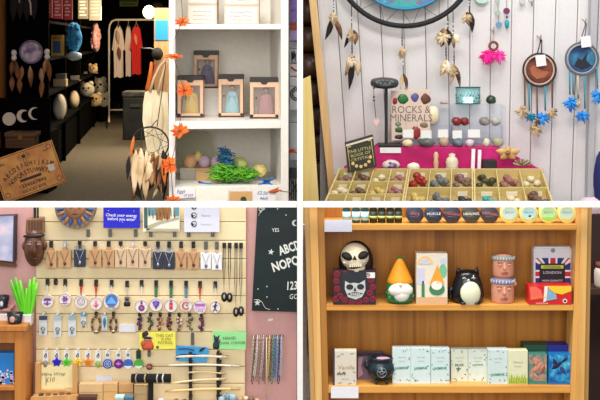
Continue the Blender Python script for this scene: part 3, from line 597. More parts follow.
for (x, y0, y1, ybs) in ((333.5, -40, 22, (3, 6, 9)), (351.5, 4, 36, (18, 22)), (352, 40, 62, (46, 49, 52)), (402, 28, 50, (38, 41, 44)), (403, 54, 78, (60, 64)), (447.5, 14, 40, (22, 26)), (453, 10, 44, (24, 29, 33)), (446, 46, 62, (49, 52, 55)), (454, 50, 68, (57, 60)), (469, -20, 18, (-4, 2, 5))):
    build(cordpart(MB(), [(x, y0), (x+.3, y1)], D-.03), 'cord', cordm, t); beads(t, x, ybs, D-.035, bwh if int(x) % 2 else bw_)
for f in ((332, 18, 325, 40, 6, 2), (334, 18, 342, 40, 6, 1), (333, 12, 333, 27, 9, 0), (354, 30, 355, 45, 7, 1), (349, 33, 344, 48, 4, 2), (351, 28, 350, 42, 6, 0), (350, 56, 349, 90, 7, 2), (352, 54, 345, 76, 8, 0), (355, 56, 358, 76, 8, 0), (354, 56, 360, 72, 6, 1), (402, 46, 400, 60, 6, 0), (402, 48, 405, 58, 5, 0), (402, 74, 400, 90, 4, 0), (404, 74, 407, 90, 4, 1), (444, 28, 441, 47, 12, 1), (447, 29, 449, 46, 8, 2), (441, 30, 437, 44, 6, 0), (454, 34, 459, 43, 7, 4), (452, 38, 454, 49, 4, 1), (446, 60, 440, 76, 8, 0), (447, 60, 446, 78, 7, 4), (453, 64, 450, 86, 5, 0), (454, 64, 460, 88, 5, 1), (449, 62, 444, 74, 5, 0), (468, 14, 462, 20, 7, 0), (470, 12, 472, 33, 6, 2), (467, 12, 469, 26, 9, 1)):
    feather(t, f[0], f[1], f[2], f[3], f[4], D-.04, FC[f[5]])
for (x, y, r, k, sd) in ((333, 17, 5, 0, 1), (352, 37, 5, 0, 2), (351, 62, 6, 4, 3), (402, 52, 5, 0, 4), (443, 37, 8, 0, 5), (446, 68, 6, 4, 6), (453, 72, 5, 0, 7), (467, 18, 6, 0, 8)): fluff(t, x, y, r, D-.035, FC[k], sd, 18)
# --- small hangers
def hook(par, x, y, D): build(MB().ptube([(x-3, y-2), (x, y+1), (x+.5, y+4)], D, .8).ptube([(x+1, y-3), (x+.5, y+2)], D, .7), 'hook', m(170, 160, 150, .4, .6), par)
t = T('feather_hanger', 'magenta feather pompom hanging from a brown beaded ring', 'feather hanger', W(492, 67, 5.93))
hook(t, 493, 30, 5.96); build(cordpart(MB(), [(493, 32), (493, 43)], 5.95, .35), 'cord', m(190, 150, 150), t)
build(MB().ring(493.5, 46, 4, 5.93, 1.3, 0, 20), 'beaded_ring', m(120, 60, 40, .6), t); fluff(t, 487.5, 56, 8.5, 5.93, FC[6], 1, 22); fluff(t, 498, 56, 8.5, 5.93, FC[6], 2, 22)
t = T('hanger_and_shadow', 'short hanger with a purple disc over a teal drop bead', 'hanger', W(507, 30, 5.95))
build(cordpart(MB(), [(506.5, -20), (507, 30)], 5.965, .3), 'cord', m(120, 120, 120), t)
build(MB().disc(506.7, 11, 3.2, 5.95, .012), 'disc', m(112, 30, 84, .4), t); build(MB().ell(W(507, 24, 5.95), (2.4*sc(6), .01, 4.6*sc(6))), 'drop_bead', m(30, 150, 164, .3), t); build(MB().ell(W(507, 17, 5.95), (1.2*sc(6),)*3), 'bead', m(60, 90, 90), t)
t = T('hanger_and_shadow', 'faded green and blue discs standing for the shadow of the bead hanger', 'hanger', W(498.5, 29, 5.96))
build(cordpart(MB(), [(497.5, -20), (498.5, 26)], 5.97, .3), 'cord', m(150, 150, 150), t); build(MB().disc(497.5, 1, 2.4, 5.96, .01).disc(498, 13, 2.6, 5.96, .01), 'disc', m(160, 176, 160, .5), t); build(MB().disc(499, 25, 3, 5.96, .01), 'drop_bead', m(100, 140, 170, .5), t)  # pale discs and cord stand in for the hanger's shadow on the wall
t = T('wall_charm', 'pale green charm hanging at the top beside the big dreamcatcher', 'charm', W(482, 3, 5.96)); build(MB().disc(482, -2, 7, 5.96, .02, 0, 24, 5.5), 'disc', m(176, 206, 186, .6), t); build(cordpart(MB(), [(482, -24), (482, -7)], 5.97, .3), 'cord', cordm, t)
t = T('wall_charm', 'faded grey charm on the boarded wall above the beads', 'charm', W(522, 6, 5.96)); build(MB().disc(522.5, 1, 3, 5.965, .012), 'disc', m(190, 190, 184, .6), t); build(cordpart(MB(), [(522.5, -24), (522.5, -2)], 5.97, .3), 'cord', cordm, t)
t = T('wall_hook', 'empty metal hook on the boarded wall near its top', 'hook', W(532, 6, 5.96)); hook(t, 531.5, 2, 5.97)
# --- round picture dreamcatchers
def dream(cx, cy, r, D, hoopm, discm, tagpos, hooky, label, strands, feats, inner):
    t = T('dreamcatcher', label, 'dreamcatcher', W(cx, cy+r, D)); hook(t, tagpos[0]-1, hooky, D+.05)
    build(MB().ring(cx, cy, r-.6, D, 1.0, 0, 40), 'hoop', hoopm[0], t); build(MB().ring(cx, cy, r-2.6, D-.003, .9, 0, 40), 'inner_ring', hoopm[1], t)
    build(MB().disc(cx, cy, r-2.6, D+.004, .012, 0, 36), 'picture_disc', discm, t)
    mb = MB(); [mb.prism(p, D+.002, .003) for p in inner[0]]; build(mb, 'picture_shape', inner[1], t)
    build(MB().ptube([(tagpos[0], hooky+2), (cx-2, cy-r)], D, .6).ptube([(tagpos[0]+.8, hooky+2), (cx+2, cy-r)], D, .6), 'hanging_loop', hoopm[0], t)
    build(MB(turn(W(*tagpos, D), -8)).bx(tagpos[0]-5, tagpos[1]-6, tagpos[0]+5, tagpos[1]+5, D-.02, .002), 'price_tag', m(236, 226, 226, .7), t)
    for (x, y1, mt) in strands: build(cordpart(MB(), [(x, cy+math.sqrt(max(0, r*r-(x-cx)**2))), (x+.3, y1)], D-.005, .8), 'cord', mt, t); beads(t, x+.3, (y1, y1-2), D-.01, m(50, 80, 90, .4), .9)
    for (x, y, s, k, sd) in feats: fluff(t, x, y, s, D-.01, FC[k], sd, 12)
brn = m(110, 66, 44, .8); tl = m(40, 140, 164, .8); crm = m(206, 190, 160, .8)
dream(539.5, 70, 17, 5.93, (m(58, 32, 26, .6), m(196, 170, 150, .6)), blend([(36, 12, 10), (84, 28, 18), (130, 66, 42), (44, 16, 12)], (1, 1, 1), 9, .6), (541, 61), 37.5, 'brown picture dreamcatcher with cream and blue feathers, nearest the table', [(524.7, 107, brn), (529, 110, tl), (537, 118, brn), (545, 110, tl), (552, 107, brn)], [(522, 111, 7.5, 0, 1), (531, 117, 6, 5, 2), (543, 118, 8, 3, 3), (551.5, 113, 7, 0, 4), (535.5, 130, 7, 0, 5), (538, 122, 4, 1, 6)], ([[(530, 68), (535, 65), (541, 70), (549, 72), (545, 77), (537, 79), (532, 75)]], m(168, 96, 60, .6)))
dream(582, 59, 17, 5.86, (m(96, 98, 104, .5), m(150, 154, 160, .5)), blend([(16, 26, 60), (20, 60, 110), (50, 120, 150), (150, 180, 200)], (1, 1, 1), 10, .6), (586, 42), 21, 'blue picture dreamcatcher with bright blue feathers by the grey post', [(569.6, 94, tl), (573, 94, tl), (578, 98, crm), (584.6, 108, tl), (597, 88, tl)], [(570.5, 103, 8.5, 3, 1), (582.5, 116, 7.5, 3, 2), (598, 96, 8.5, 3, 3), (578, 104, 4, 0, 4)], ([[(574, 66), (578, 58), (582, 60), (588, 52), (586, 60), (592, 66), (582, 70)]], m(20, 24, 40, .6)))
# --- table: sloped front slab, cloth, riser
pink = blend([(160, 12, 82), (188, 18, 100), (208, 34, 120)], (1, 1, 1), 7, .8); redc = blend([(120, 10, 36), (156, 16, 48), (176, 24, 60)], (1, 1, 1), 6, .85)
tb = T('display_table', 'display table under a dark red and magenta cloth below the boarded wall', 'table', (0.62, 5.5, 0))
prof = [(5.12, .625), (5.66, .772), (5.69, .80), (5.97, .80), (5.97, .72), (5.66, .72), (5.14, .57)]
xa = [(306, 555), (338, 546), (344, 541)]
def xs(px, D): return (px-300)/F*D
mb = MB(); L_ = [Vector((xs(316 if d < 5.5 else 341, d)-(.0 if d < 5.5 else 0), d, z)) for d, z in prof]; R_ = [Vector((xs(556 if d < 5.5 else 543, d), d, z)) for d, z in prof]
n = len(prof); mb.add(L_+R_, [tuple(range(n)), tuple(range(n, 2*n))]+[(i, (i+1) % n, (i+1) % n+n, i+n) for i in range(n)])
build(mb, 'tabletop', redc, tb)
for x in (.14, 1.1):
    for y in (5.2, 5.9): build(MB().box((x, y, .29), (.05, .05, .58)), 'leg', DKBROWN, tb)
mb = MB()
for i in range(34):
    u = i/33; d = 5.13+.84*u; x = xs(316, 5.14)+(xs(341, 5.66)-xs(316, 5.14))*min(1, (d-5.12)/.54)-.012-.01*math.sin(i*1.3)
    zt_ = .625+.15*min(1, (d-5.12)/.54)
    if i: mb.add([(px_, pd, .15), (px_, pd, pz), (x, d, zt_), (x, d, .15)], [(0, 1, 2, 3)])
    px_, pd, pz = x, d, zt_
build(mb, 'cloth_drop', redc, tb)
rs = T('cloth_riser', 'magenta cloth covered riser at the back of the display table', 'riser', W(440, 168, 5.74))
build(MB().prism([(379, 147), (496, 147), (503, 149), (544, 171), (544, 173.7), (345, 173.7), (346, 170), (368, 158)], 5.75, .2), 'cloth', pink, rs, .006)
zr = W(0, 147, 5.75).z
# --- trays
TW = wood((196, 172, 104), (220, 200, 138)); TF = m(176, 154, 102, .7)
rock_protos = {}
def rock(c, r, mat, label, group=None, seed=0, sq=(1, .9, .75), cat='stone', name='stone'):
    k = seed % 6
    if k not in rock_protos:
        mb = MB(); mb.ell((0, 0, 1), (1, 1, 1), 0, None, 9, 6, .13, k); 
        rock_protos[k] = (mb.v, mb.f)
    vs, fs = rock_protos[k]; rnd = random.Random(seed); a = rnd.uniform(0, 6.28); M = Matrix.Translation(c) @ Matrix.Rotation(a, 4, 'Z') @ Matrix.Diagonal((r*sq[0], r*sq[1], r*sq[2], 1))
    mb = MB(M); mb.add(vs, fs, 0, True); return solo(mb, name, mat, label, cat, group)
def tray(bl, br, fl, fr, cols, rows, label, fills, words, nper, seed):
    P = [W(bl, 168.5, 5.65), W(br, 168.5, 5.65), W(fl, 207, 5.16), W(fr, 207, 5.16)]
    nrm = (P[1]-P[0]).cross(P[0]-P[2]).normalized()
    if nrm.z < 0: nrm = -nrm
    H_ = .05
    def pos(u, v, w): return P[2].lerp(P[3], u).lerp(P[0].lerp(P[1], u), v)+nrm*(w-H_)
    def cell(mb, u0, u1, v0, v1, w0, w1):
        mb.add([pos(u, v, w) for u in (u0, u1) for v in (v0, v1) for w in (w0, w1)], [(0, 1, 3, 2), (4, 6, 7, 5), (0, 4, 5, 1), (2, 3, 7, 6), (0, 2, 6, 4), (1, 5, 7, 3)])
    t = T('sorting_tray', label, 'tray', pos(.5, 0, 0), 'wooden sorting trays on the display table')
    mb = MB(); cell(mb, 0, 1, 0, 1, -.004, .003); build(mb, 'base', TF, t)
    tu, tv = .022, .014
    for a in ((0, tu, 0, 1), (1-tu, 1, 0, 1), (0, 1, 0, tv), (0, 1, 1-tv, 1)): mb = MB(); cell(mb, *a, 0, H_); build(mb, 'rim', TW, t)
    for i in range(1, cols): mb = MB(); cell(mb, i/cols-tu*.35, i/cols+tu*.35, tv, 1-tv, 0, H_*.95); build(mb, 'divider', TW, t)
    for j in range(1, rows): mb = MB(); cell(mb, tu, 1-tu, j/rows-tv*.5, j/rows+tv*.5, 0, H_*.95); build(mb, 'divider', TW, t)
    rn = ['back', 'front'] if rows == 2 else ['back', 'middle', 'front']
    for j in range(rows):
        for i in range(cols):
            f = fills[j][i]; rnd = random.Random(seed*50+j*10+i); vb = 1-(j+1)/rows; du, dv = 1/cols, 1/rows
            where = '%s row, %s compartment, %s tray' % (rn[j], ORD[i], words)
            if rnd.random() < .7:
                mb = MB(); cell(mb, (i+.3)*du, (i+.75)*du, vb+.9*dv, vb+.915*dv, .012, .034); solo(mb, 'stone_label', m(240, 232, 206, .7), 'small cream label, '+where, 'label')
            if not f: continue
            word, col, k = f; mt = blend(col, (1, 1, 1), 30, .35)
            for q in range(k):
                u = (i+.2+.6*((q*.38+.1*rnd.random()) % 1))*du; v = vb+dv*(.4+.42*((q*.62+.2*rnd.random()) % 1)); lv = .003 if q < 5 else .017
                rock(pos(u, v, lv), rnd.uniform(.0165, .0225), mt, word+', '+where, 'stones, '+where, seed*97+j*31+i*7+q)
br_ = [(70, 46, 34), (110, 80, 60), (150, 120, 96)]; dk = [(28, 24, 26), (58, 50, 48), (96, 88, 80)]; cr = [(206, 190, 150), (230, 216, 180)]; rd = [(110, 14, 16), (160, 30, 26), (196, 80, 66)]
gy = [(60, 64, 66), (110, 112, 110), (180, 178, 170)]; mv = [(90, 60, 60), (134, 100, 92), (180, 150, 136)]; yl = [(170, 140, 50), (206, 180, 96), (226, 206, 150)]; bl_ = [(14, 15, 24), (34, 34, 48), (60, 56, 60)]; pk = [(110, 62, 62), (160, 104, 98), (206, 160, 150)]; te = [(20, 130, 130), (40, 170, 160), (110, 200, 186)]; ol = [(40, 38, 24), (70, 66, 44), (110, 104, 76)]
tray(339, 409, 322, 402.5, 4, 3, 'wooden sorting tray of twelve compartments by the green book', [[('brown grey stones', mv, 5), ('dark brown stones', br_, 5), ('cream stones', cr, 2), ('dark red brown stones', pk, 4)], [('cream beige stones', cr, 3), ('brown stones', br_, 3), ('pale tan stones', yl, 3), ('red brown stones', pk, 4)], [('tan stones', br_, 3), ('cream stones', cr, 3), ('grey brown stones', mv, 3), ('cream tan stones', yl, 3)]], 'green book', 4, 1)
tray(409.5, 473, 403, 473.5, 3, 2, 'wooden sorting tray with red stones, middle of the table', [[('deep red stones', rd, 8), ('grey black stones', gy, 7), ('mauve brown stones', mv, 7)], [('yellow tan stones', yl, 7), ('grey beige stones', gy, 7), ('blue black stones', bl_, 6)]], 'red stone', 7, 2)
tray(473.5, 542, 474, 555, 3, 2, 'wooden sorting tray with two teal stones at the table end', [[('olive black stones', ol, 7), ('pink brown stones', pk, 7), ('cream stones', cr, 3)], [('teal stones', te, 3), ('cream stones', cr, 4), ('dark brown stones', br_, 7)]], 'teal stone', 7, 3)
# --- books and stands
t = T('book', 'dark green book with flower border leaning behind the first tray', 'book', W(362, 172, 5.63))
build(MB().prism([(345, 144.5), (373, 136.2), (377, 166.5), (348, 173)], 5.62, .004).prism([(345, 143), (373, 135), (373, 136.2), (345, 144.5)], 5.62, .045), 'cover', m(46, 50, 32, .6), t)
build(MB().prism([(345.5, 144.2), (372.7, 136.2), (376, 165), (348.5, 171)], 5.626, .034).prism([(346, 144.6), (372.6, 136.8), (372.8, 138.8), (346.2, 146.6)], 5.618, .002), 'pages', m(226, 216, 196, .7), t)
mb = MB(); mb.text('THE LITTLE', 359.8, 149.8, 2.9, 5.619, 0, 13, 1.1).text('BOOK OF', 360.6, 154, 2.9, 5.619, 0, 13, 1.1).text('CRYSTALS', 361.4, 158.2, 2.9, 5.619, 0, 13, 1.1)
build(mb, 'lettering', m(206, 190, 130, .5), t)
mb = MB(); [mb.disc(x, y, 1.7, 5.618, .001, 0, 12) for x, y in ((353, 163.5), (356.5, 166), (361, 166.5), (365.5, 164.8), (369, 161.5), (370.5, 157))]
mb.ptube([(347.5, 147.5), (350.5, 170.5)], 5.618, .3).ptube([(371, 140), (374.5, 165)], 5.618, .3).ptube([(347.5, 147.5), (351, 146.5)], 5.618, .5).ptube([(368, 141), (371, 140)], 5.618, .5)
build(mb, 'flower_border', m(226, 190, 130, .6), t)
D = 5.8; t = T('jewellery_stand', 'black jewellery stand with an oval perforated top beside the rocks book', 'jewellery stand', W(387, 152, D))
build(MB().lathe(W(384.5, 83, D), [(13.6*sc(D), -.012), (14.2*sc(D), .0), (13.6*sc(D), .012), (9*sc(D), .014)], 0, 28, RX(15), True, 1, .9), 'oval_top', m(40, 42, 42, .4), t)
mb = MB(); [mb.ell(W(384.5+8*math.cos(a*.6), 82.2-1.6*math.sin(a*.6), D-.05), (.008, .006, .006)) for a in range(10)]; build(mb, 'top_pattern', m(110, 118, 116, .4), t)
build(MB().bx(384.8, 86, 387.8, 146, D, .015), 'post', BLACK, t, .002); build(MB().bx(379, 144.6, 402, 147, 5.745, .12), 'base', BLACK, t, .003)
build(MB().bx(380, 147.6, 401, 153, 5.743, .004), 'white_plate', PAPER, t)
t = T('pendant_necklace', 'fine chain with a pink heart pendant hanging from the oval stand', 'necklace', W(376, 126, 5.76))
build(MB().ptube([(373.5, 85), (374, 100), (376, 118)], 5.74, .35), 'chain', m(120, 110, 110, .4, .7), t); beads(t, 374, (88, 97, 100.5), 5.74, m(50, 44, 46), 1.1)
build(MB().prism([(376, 121), (378, 119), (380, 121), (376.2, 127), (373.2, 122), (374.4, 119.2)], 5.735, .012), 'pendant', m(236, 190, 186, .3), t, .002)
t = T('book', 'rocks and minerals book with gems printed on a cream cover', 'book', W(411, 140, 5.84)); D = 5.84
build(MB().prism([(391, 91), (430, 89.5), (430.5, 138), (391.5, 141)], D, .03), 'cover', m(216, 194, 176, .6), t, .002)
mb = MB(); mb.text('ROCKS &', 411, 109.5, 7.2, D, 0, 0, .9).text('MINERALS', 411, 117.8, 7.2, D, 0, 0, .9); build(mb, 'lettering', m(112, 92, 88, .6), t)
for (x, y, a, b, c) in ((395, 101, 2.4, 3.6, (150, 24, 30)), (403, 99, 5, 5, (24, 110, 50)), (415, 97.5, 4, 4.2, (84, 86, 150)), (425.5, 99, 5, 5.5, (100, 56, 40)), (399, 130, 4, 3, (54, 84, 44)), (399, 137, 4.4, 2.5, (40, 46, 40)), (416, 133, 4.5, 7, (150, 40, 36)), (424, 125, 4, 3, (130, 110, 84)), (398, 124, 3, 2.4, (110, 140, 110))):
    mb = MB(); mb.ell(W(x, y, D), (a*sc(D), .003, b*sc(D)), 0, None, 8, 6, .15, int(x)); build(mb, 'printed_gem', m(*c, .4), t)
ac = clear((250, 252, 254), .05); acs = T('acrylic_stand', 'clear stepped acrylic stand holding crystals above the magenta riser', 'display stand', (xs(455, 5.85), 5.85, zr))
lev = [(104, 5.91, .045), (125.6, 5.85, .05), (139, 5.785, .055)]
for y, D, dp in lev:
    build(MB().bx(406 if y < 130 else 404, y, 503, y+1.0, D, dp), 'shelf_board', ac, acs); q = W(0, y, D).z; build(MB().box((xs(454.5, D), D+.0015, (q+zr)/2-.002), (.52, .003, q-zr-.006)), 'front_panel', ac, acs)
for x in (405, 451, 503): build(MB().box((xs(x, 5.88), 5.875, (zr+W(0, 104, 5.91).z)/2-.002), (.003, .16, W(0, 104, 5.91).z-zr-.006)), 'side_panel', ac, acs)
def crystal(x, y, w, h, D, cols, label, seed, top=None):
    mb = MB(); b = W(x, y, D); q = sc(D)
    if top == 'tower': mb.lathe(b, [(w/2*q, 0), (w/2*q, h*.75*q), (.0005, h*q)], 0, 6, None, False)
    else: mb.ell(b+Vector((0, 0, h/2*q)), (w/2*q, w*.42*q, h/2*q), 0, None, 9, 6, .14, seed)
    solo(mb, 'crystal', blend(cols, (1, 1, 1), 26, .3), label, 'crystal')
zl = [y for y, _, _ in lev]
crystal(491, 104, 11, 8.5, 5.93, [(20, 40, 24), (50, 80, 54)], 'dark green crystal on the top step of the acrylic stand', 1)
crystal(444, 104, 9, 3, 5.93, [(180, 150, 130), (206, 180, 160)], 'flat pinkish stone on the top step beside the candle holder', 2)
crystal(412.5, 125.6, 5, 17, 5.87, [(18, 14, 16), (40, 34, 36)], 'black pointed crystal tower in front of the rocks book', 3, 'tower')
for x, w, c, l in ((433, 12, [(226, 214, 170), (236, 230, 200)], 'pale cream crystal beside the rocks book on the middle step'), (456.5, 10, [(110, 26, 24), (160, 60, 50)], 'dark red crystal, first of two on the middle step'), (464.5, 10, [(96, 24, 20), (150, 50, 40)], 'dark red crystal, second of two on the middle step'), (484.5, 11, [(110, 104, 100), (176, 166, 160)], 'grey quartz crystal under the dark green one'), (496, 10, [(140, 144, 136), (190, 190, 180), (100, 104, 100)], 'pale grey banded crystal at the end of the middle step')):
    crystal(x, 125.6, w, 20 if x == 433 else 8.5, 5.87, c, l, int(x))
for x, w, h, c, l in ((408, 12, 7.5, [(214, 196, 150), (236, 224, 190)], 'cream yellow crystal at the front of the magenta riser'), (426.5, 16, 9, [(60, 70, 64), (120, 124, 116)], 'dark grey green crystal on the magenta riser'), (444, 10, 10, [(170, 140, 110), (214, 190, 170)], 'tan pointed crystal between two grey ones'), (458, 12, 9, [(70, 84, 96), (130, 140, 150)], 'blue grey crystal on the magenta riser'), (486.5, 7, 9, [(200, 190, 160), (226, 216, 196)], 'cream crystal near the riser end'), (498, 11, 10, [(150, 150, 110), (206, 196, 170)], 'olive and cream crystal at the riser end'), (470, 9, 8, [(200, 180, 190), (226, 210, 214)], 'pale pink crystal behind the price cards')):
    crystal(x, 147, w, h, 5.765, c, l, int(x))
for i, (x0, x1) in enumerate(((403, 413.5), (421, 431.5), (438, 448), (452.5, 462), (468, 480))):
    solo(MB().bx(x0, 129.5+i % 2, x1, 137.5+i % 2, 5.772, .0015), 'price_card', PAPER, '%s white price card along the acrylic stand from the rocks book' % ORD[i], 'price card', 'price cards on the acrylic stand')
t = T('candle_holder', 'pierced metal tealight holder on the acrylic stand top step', 'candle holder', W(468, 104, 5.925)); D = 5.925; c = W(468, 104, D); q = sc(D)
mb = MB()
for z in (.6, 16.5): mb.tube([c+Vector((12*q*math.cos(a*math.pi/14), .03*math.sin(a*math.pi/14), z*q)) for a in range(28)], .7*q, 0, 6, True)
for a in range(22):
    b = a*2*math.pi/22; p = [c+Vector((12*q*math.cos(b+.14*math.sin(j*1.57)), .03*math.sin(b+.14*math.sin(j*1.57)), (1+2.1*j)*q)) for j in range(8)]; mb.tube(p, .2*q, 0, 4)
    mb.ell(c+Vector((12*q*math.cos(b), .03*math.sin(b), (3+3*(a % 3))*q)), (.7*q, .002, .9*q), 0, None, 6, 5)
build(mb, 'pierced_band', m(40, 84, 84, .4), t); build(MB().lathe(c+Vector((0, 0, .5*q)), [(11*q, 0), (11*q, 15*q)], 0, 24, None, True, 1, .42), 'glass', clear((206, 240, 240), .35), t)
build(MB().lathe(c+Vector((0, 0, .8*q)), [(5*q, 0), (5*q, 6*q), (4.4*q, 6*q)], 0, 16, None, True, 1, .7), 'tealight', glow(236, 250, 246, 2.2), t)
# --- pieces standing between riser and trays
def standing(x, y0, y1, w, D, cols, label, shape, name='crystal', cat='crystal'):
    mb = MB(); b = W(x, y1, D); q = sc(D); h = (y1-y0)*q
    if shape == 'dome': mb.ell(b+Vector((0, 0, h*.5)), (w/2*q, w*.3*q, h*.5), 0, None, 14, 9, .05, 4)
    elif shape == 'stick': mb.M = turn(b, 2); mb.box(b+Vector((0, 0, h/2)), (w*q, w*q, h))
    elif shape == 'tower': mb.lathe(b, [(w*.5*q, 0), (w*.42*q, h*.3), (w*.46*q, h*.5), (w*.36*q, h*.72), (w*.2*q, h*.8), (w*.25*q, h*.93), (.001, h)], 0, 14)
    elif shape == 'figure': mb.lathe(b, [(w*.35*q, 0), (w*.3*q, h*.2), (w*.42*q, h*.5), (w*.3*q, h*.62), (w*.4*q, h*.85), (w*.2*q, h), (.0005, h*1.01)], 0, 12)
    solo(mb, name, blend(cols, (1, 1, 1), 30, .5), label, cat)
Dn = 5.69
t = T('geode', 'purple geode half with a white rim on the red cloth', 'geode', W(391, 170, Dn)); build(MB().ell(W(391, 165, Dn), (9*sc(Dn), .03, 5.2*sc(Dn)), 0, None, 14, 8, .06, 2), 'shell', m(214, 200, 190, .6), t); build(MB().ell(W(391.5, 165.5, Dn-.014), (6*sc(Dn), .02, 3.4*sc(Dn)), 0, None, 10, 7, .2, 3), 'crystals', blend([(70, 40, 80), (120, 80, 130), (170, 140, 170)], (1, 1, 1), 60, .3), t)
standing(413.5, 162.5, 172, 13, Dn, [(224, 214, 190), (238, 232, 214)], 'white domed stone behind the red stone tray', 'dome')
standing(436, 152, 172, 6.5, Dn, [(200, 160, 120), (222, 190, 150)], 'slim tan carved figure standing before the magenta cloth', 'figure', 'carved_figure', 'figure')
standing(452, 153, 171, 14, Dn, [(206, 190, 160), (230, 220, 196)], 'cream stone tower standing before the magenta cloth', 'tower')
standing(472.5, 149, 171, 3.4, Dn, [(240, 230, 236), (250, 246, 248)], 'white crystal stick leaning on magenta cloth beside the cream tower', 'stick')
standing(478.8, 150, 171, 3.2, Dn+.01, [(240, 226, 234), (250, 246, 248)], 'white crystal stick leaning nearer the dark box', 'stick')
solo(MB().bx(483, 160, 497, 171, 5.68, .05), 'small_box', m(40, 26, 30, .5), 'small dark box beside the white crystal sticks', 'box', bev=.002)
t = T('wooden_flower', 'tan wooden flower lying over the riser end', 'ornament', W(508, 160, 5.7)); mb = MB()
for k in range(5): a = k*1.257+.3; mb.pspin(508, 153, 508+13*math.cos(a), 153-7.5*math.sin(a), 8, 5.7, 0, 3.2)
build(mb, 'petals', wood((190, 144, 80), (220, 180, 116)), t); build(MB().ell(W(508, 153, 5.68), (2.6*sc(D), .014, 2*sc(D))), 'center_bead', m(150, 100, 60), t)
t = T('driftwood_ornament', 'grey brown twig ornament beside the wooden flower', 'ornament', W(522, 167, 5.68)); mb = MB(); rnd = random.Random(4)
for k in range(12): a = .2+k*.24; mb.ptube([(522, 166), (522-12*math.cos(a)*rnd.uniform(.7, 1), 166-7*math.sin(a))], 5.68+rnd.uniform(-.01, .01), .8, k % 2, 5)
build(mb, 'twigs', [m(120, 96, 70, .8), m(170, 150, 120, .8)], t)
solo(MB().ell(W(603, 176, 5.72)-Vector((0, 0, .025)), (.05, .06, .155), 0, None, 14, 9, .05, 2), 'cushion', m(30, 36, 96, .9), 'dark blue cushion at the wall edge under the blue feathers', 'cushion')
solo(MB().box((1.62, 5.68, .315), (.5, .5, .63)), 'side_cabinet', m(214, 210, 206, .5), 'pale low cabinet beside the display table under the blue cushion', 'cabinet', bev=.004)
solo(MB().ell(W(590, 206, 5.5), (.06, .06, .045), 0, None, 12, 8, .1, 3), 'cloth_bundle', m(222, 196, 206, .9), 'pale pink cloth bundle below the boarded wall', 'cloth')
# ================================================================ lower display: slatted wall of charms and jewellery
W3 = 3.60                                   # pink wall face; slat board face at 3.575
SD = 3.575
zw = W(0, 203, 3.62).z
pinkw = m(214, 164, 160, .7, 0, .02)
xL, xR = W(-30, 0, W3).x, -.011
shell(MB().box(((xL+xR)/2, W3+.015, zw/2), (xR-xL, .03, zw)), 'wall_back_pink', pinkw)
sl = T('slatwall_panel', 'pale wood slatted display panel fixed to the pink wall', 'display panel', W(141, 440, SD+.02))
slm = wood((228, 206, 160), (240, 222, 182), 'x', 3)
ys = [186, 204, 222, 240.5, 259, 278.5, 296, 314, 332, 349.5, 366.5, 383.5, 401, 419, 437]
for i in range(len(ys)-1):
    y0, y1 = max(204.5, ys[i]+.35), ys[i+1]-.35
    if y1 > y0: build(MB().bx(36, y0, 246 if i < 8 else 245, y1, SD, .02), 'slat', slm, sl, .0015)
build(MB().bx(36.5, 204.5, 244.5, 437, SD+.012, .011), 'backing', m(176, 164, 146, .8), sl)
hk = {'b': m(24, 22, 24, .4), 'g': m(110, 112, 108, .4, .6), 'w': m(206, 206, 206, .4)}
def peg(x, y, k='b', h=7, w=3.6):
    build(MB().bx(x-w/2, y, x+w/2, y+h, SD-.006, .006).bx(x-.5, y+h-2.2, x+.5, y+h-1, SD-.035, .03).bx(x-.5, y+h-4, x+.5, y+h-1, SD-.037, .002), 'hook', hk[k], sl, .0006)
def q3(mb, *a): return mb
# --- things behind the rail, top row
t = T('sun_face_plaque', 'round carved sun face plaque in blue and brown high on the slats', 'plaque', W(76, 228, 3.53)); D = 3.53
pts = [(55, 205.2)]+[(75+20.5*math.cos(a), 207-22*math.sin(a)) for a in [math.pi+math.pi*i/22 for i in range(23)]]+[(96, 205.2)]
build(MB().prism(pts, D, .03), 'disc', blend([(70, 84, 110), (130, 124, 120), (160, 116, 84), (96, 120, 150)], (1, 1, 1), 34, .7), t, .003)
mb = MB()
for k in range(11): a = math.pi+math.pi*(k+.5)/11; mb.pspin(75+11*math.cos(a), 207-11*math.sin(a), 75+19.5*math.cos(a), 207-20.5*math.sin(a), 4, D-.002, k % 2, 2)
build(mb, 'rays', [m(60, 90, 140, .6), m(166, 112, 70, .6)], t)
build(MB().ell(W(75.5, 207, D+.002), (10*sc(D), .02, 11.5*sc(D)), 0, None, 18, 12).clamp(W(0, 205.2, D).z), 'face', m(190, 132, 96, .6), t)
mb = MB(); mb.ell(W(71.5, 206.5, D-.017), (2*sc(D), .004, 1.2*sc(D)), 1).ell(W(79.5, 206.5, D-.017), (2*sc(D), .004, 1.2*sc(D)), 1).pspin(75.5, 205, 75.5, 211.5, 2.6, D-.019, 0, 2).pspin(72, 214, 79, 214, 1.7, D-.016, 1, 1.4)
build(mb, 'face_features', [m(196, 140, 104, .6), m(90, 50, 40, .6)], t)
t = T('wall_sign', 'bright blue sign reading check your energy before you enter', 'sign', W(121, 228, 3.55)); D = 3.55
build(MB().bx(103.3, 205.2, 139.5, 228, D, .012), 'board', m(24, 26, 196, .4), t, .001)
mb = MB(); mb.text('Check your energy', 121.3, 215.2, 2.9, D, 0, -2, .95, .015).text('before you enter', 121.3, 219, 2.9, D, 0, -2, .95, .015)
for x, y in ((108.5, 211), (134, 211.5), (122.5, 222.5), (135.5, 219)): mb.text('*', x, y, 1.8, D)
build(mb, 'lettering', m(226, 226, 250), t)
t = T('picture', 'small winter woodland landscape picture on the slats', 'picture', W(161, 231.5, 3.55))
build(MB().bx(143, 205.2, 179.5, 231.5, D, .012), 'panel', blend([(226, 222, 206), (240, 236, 224)], (1, 1, 1), 8, .6), t)
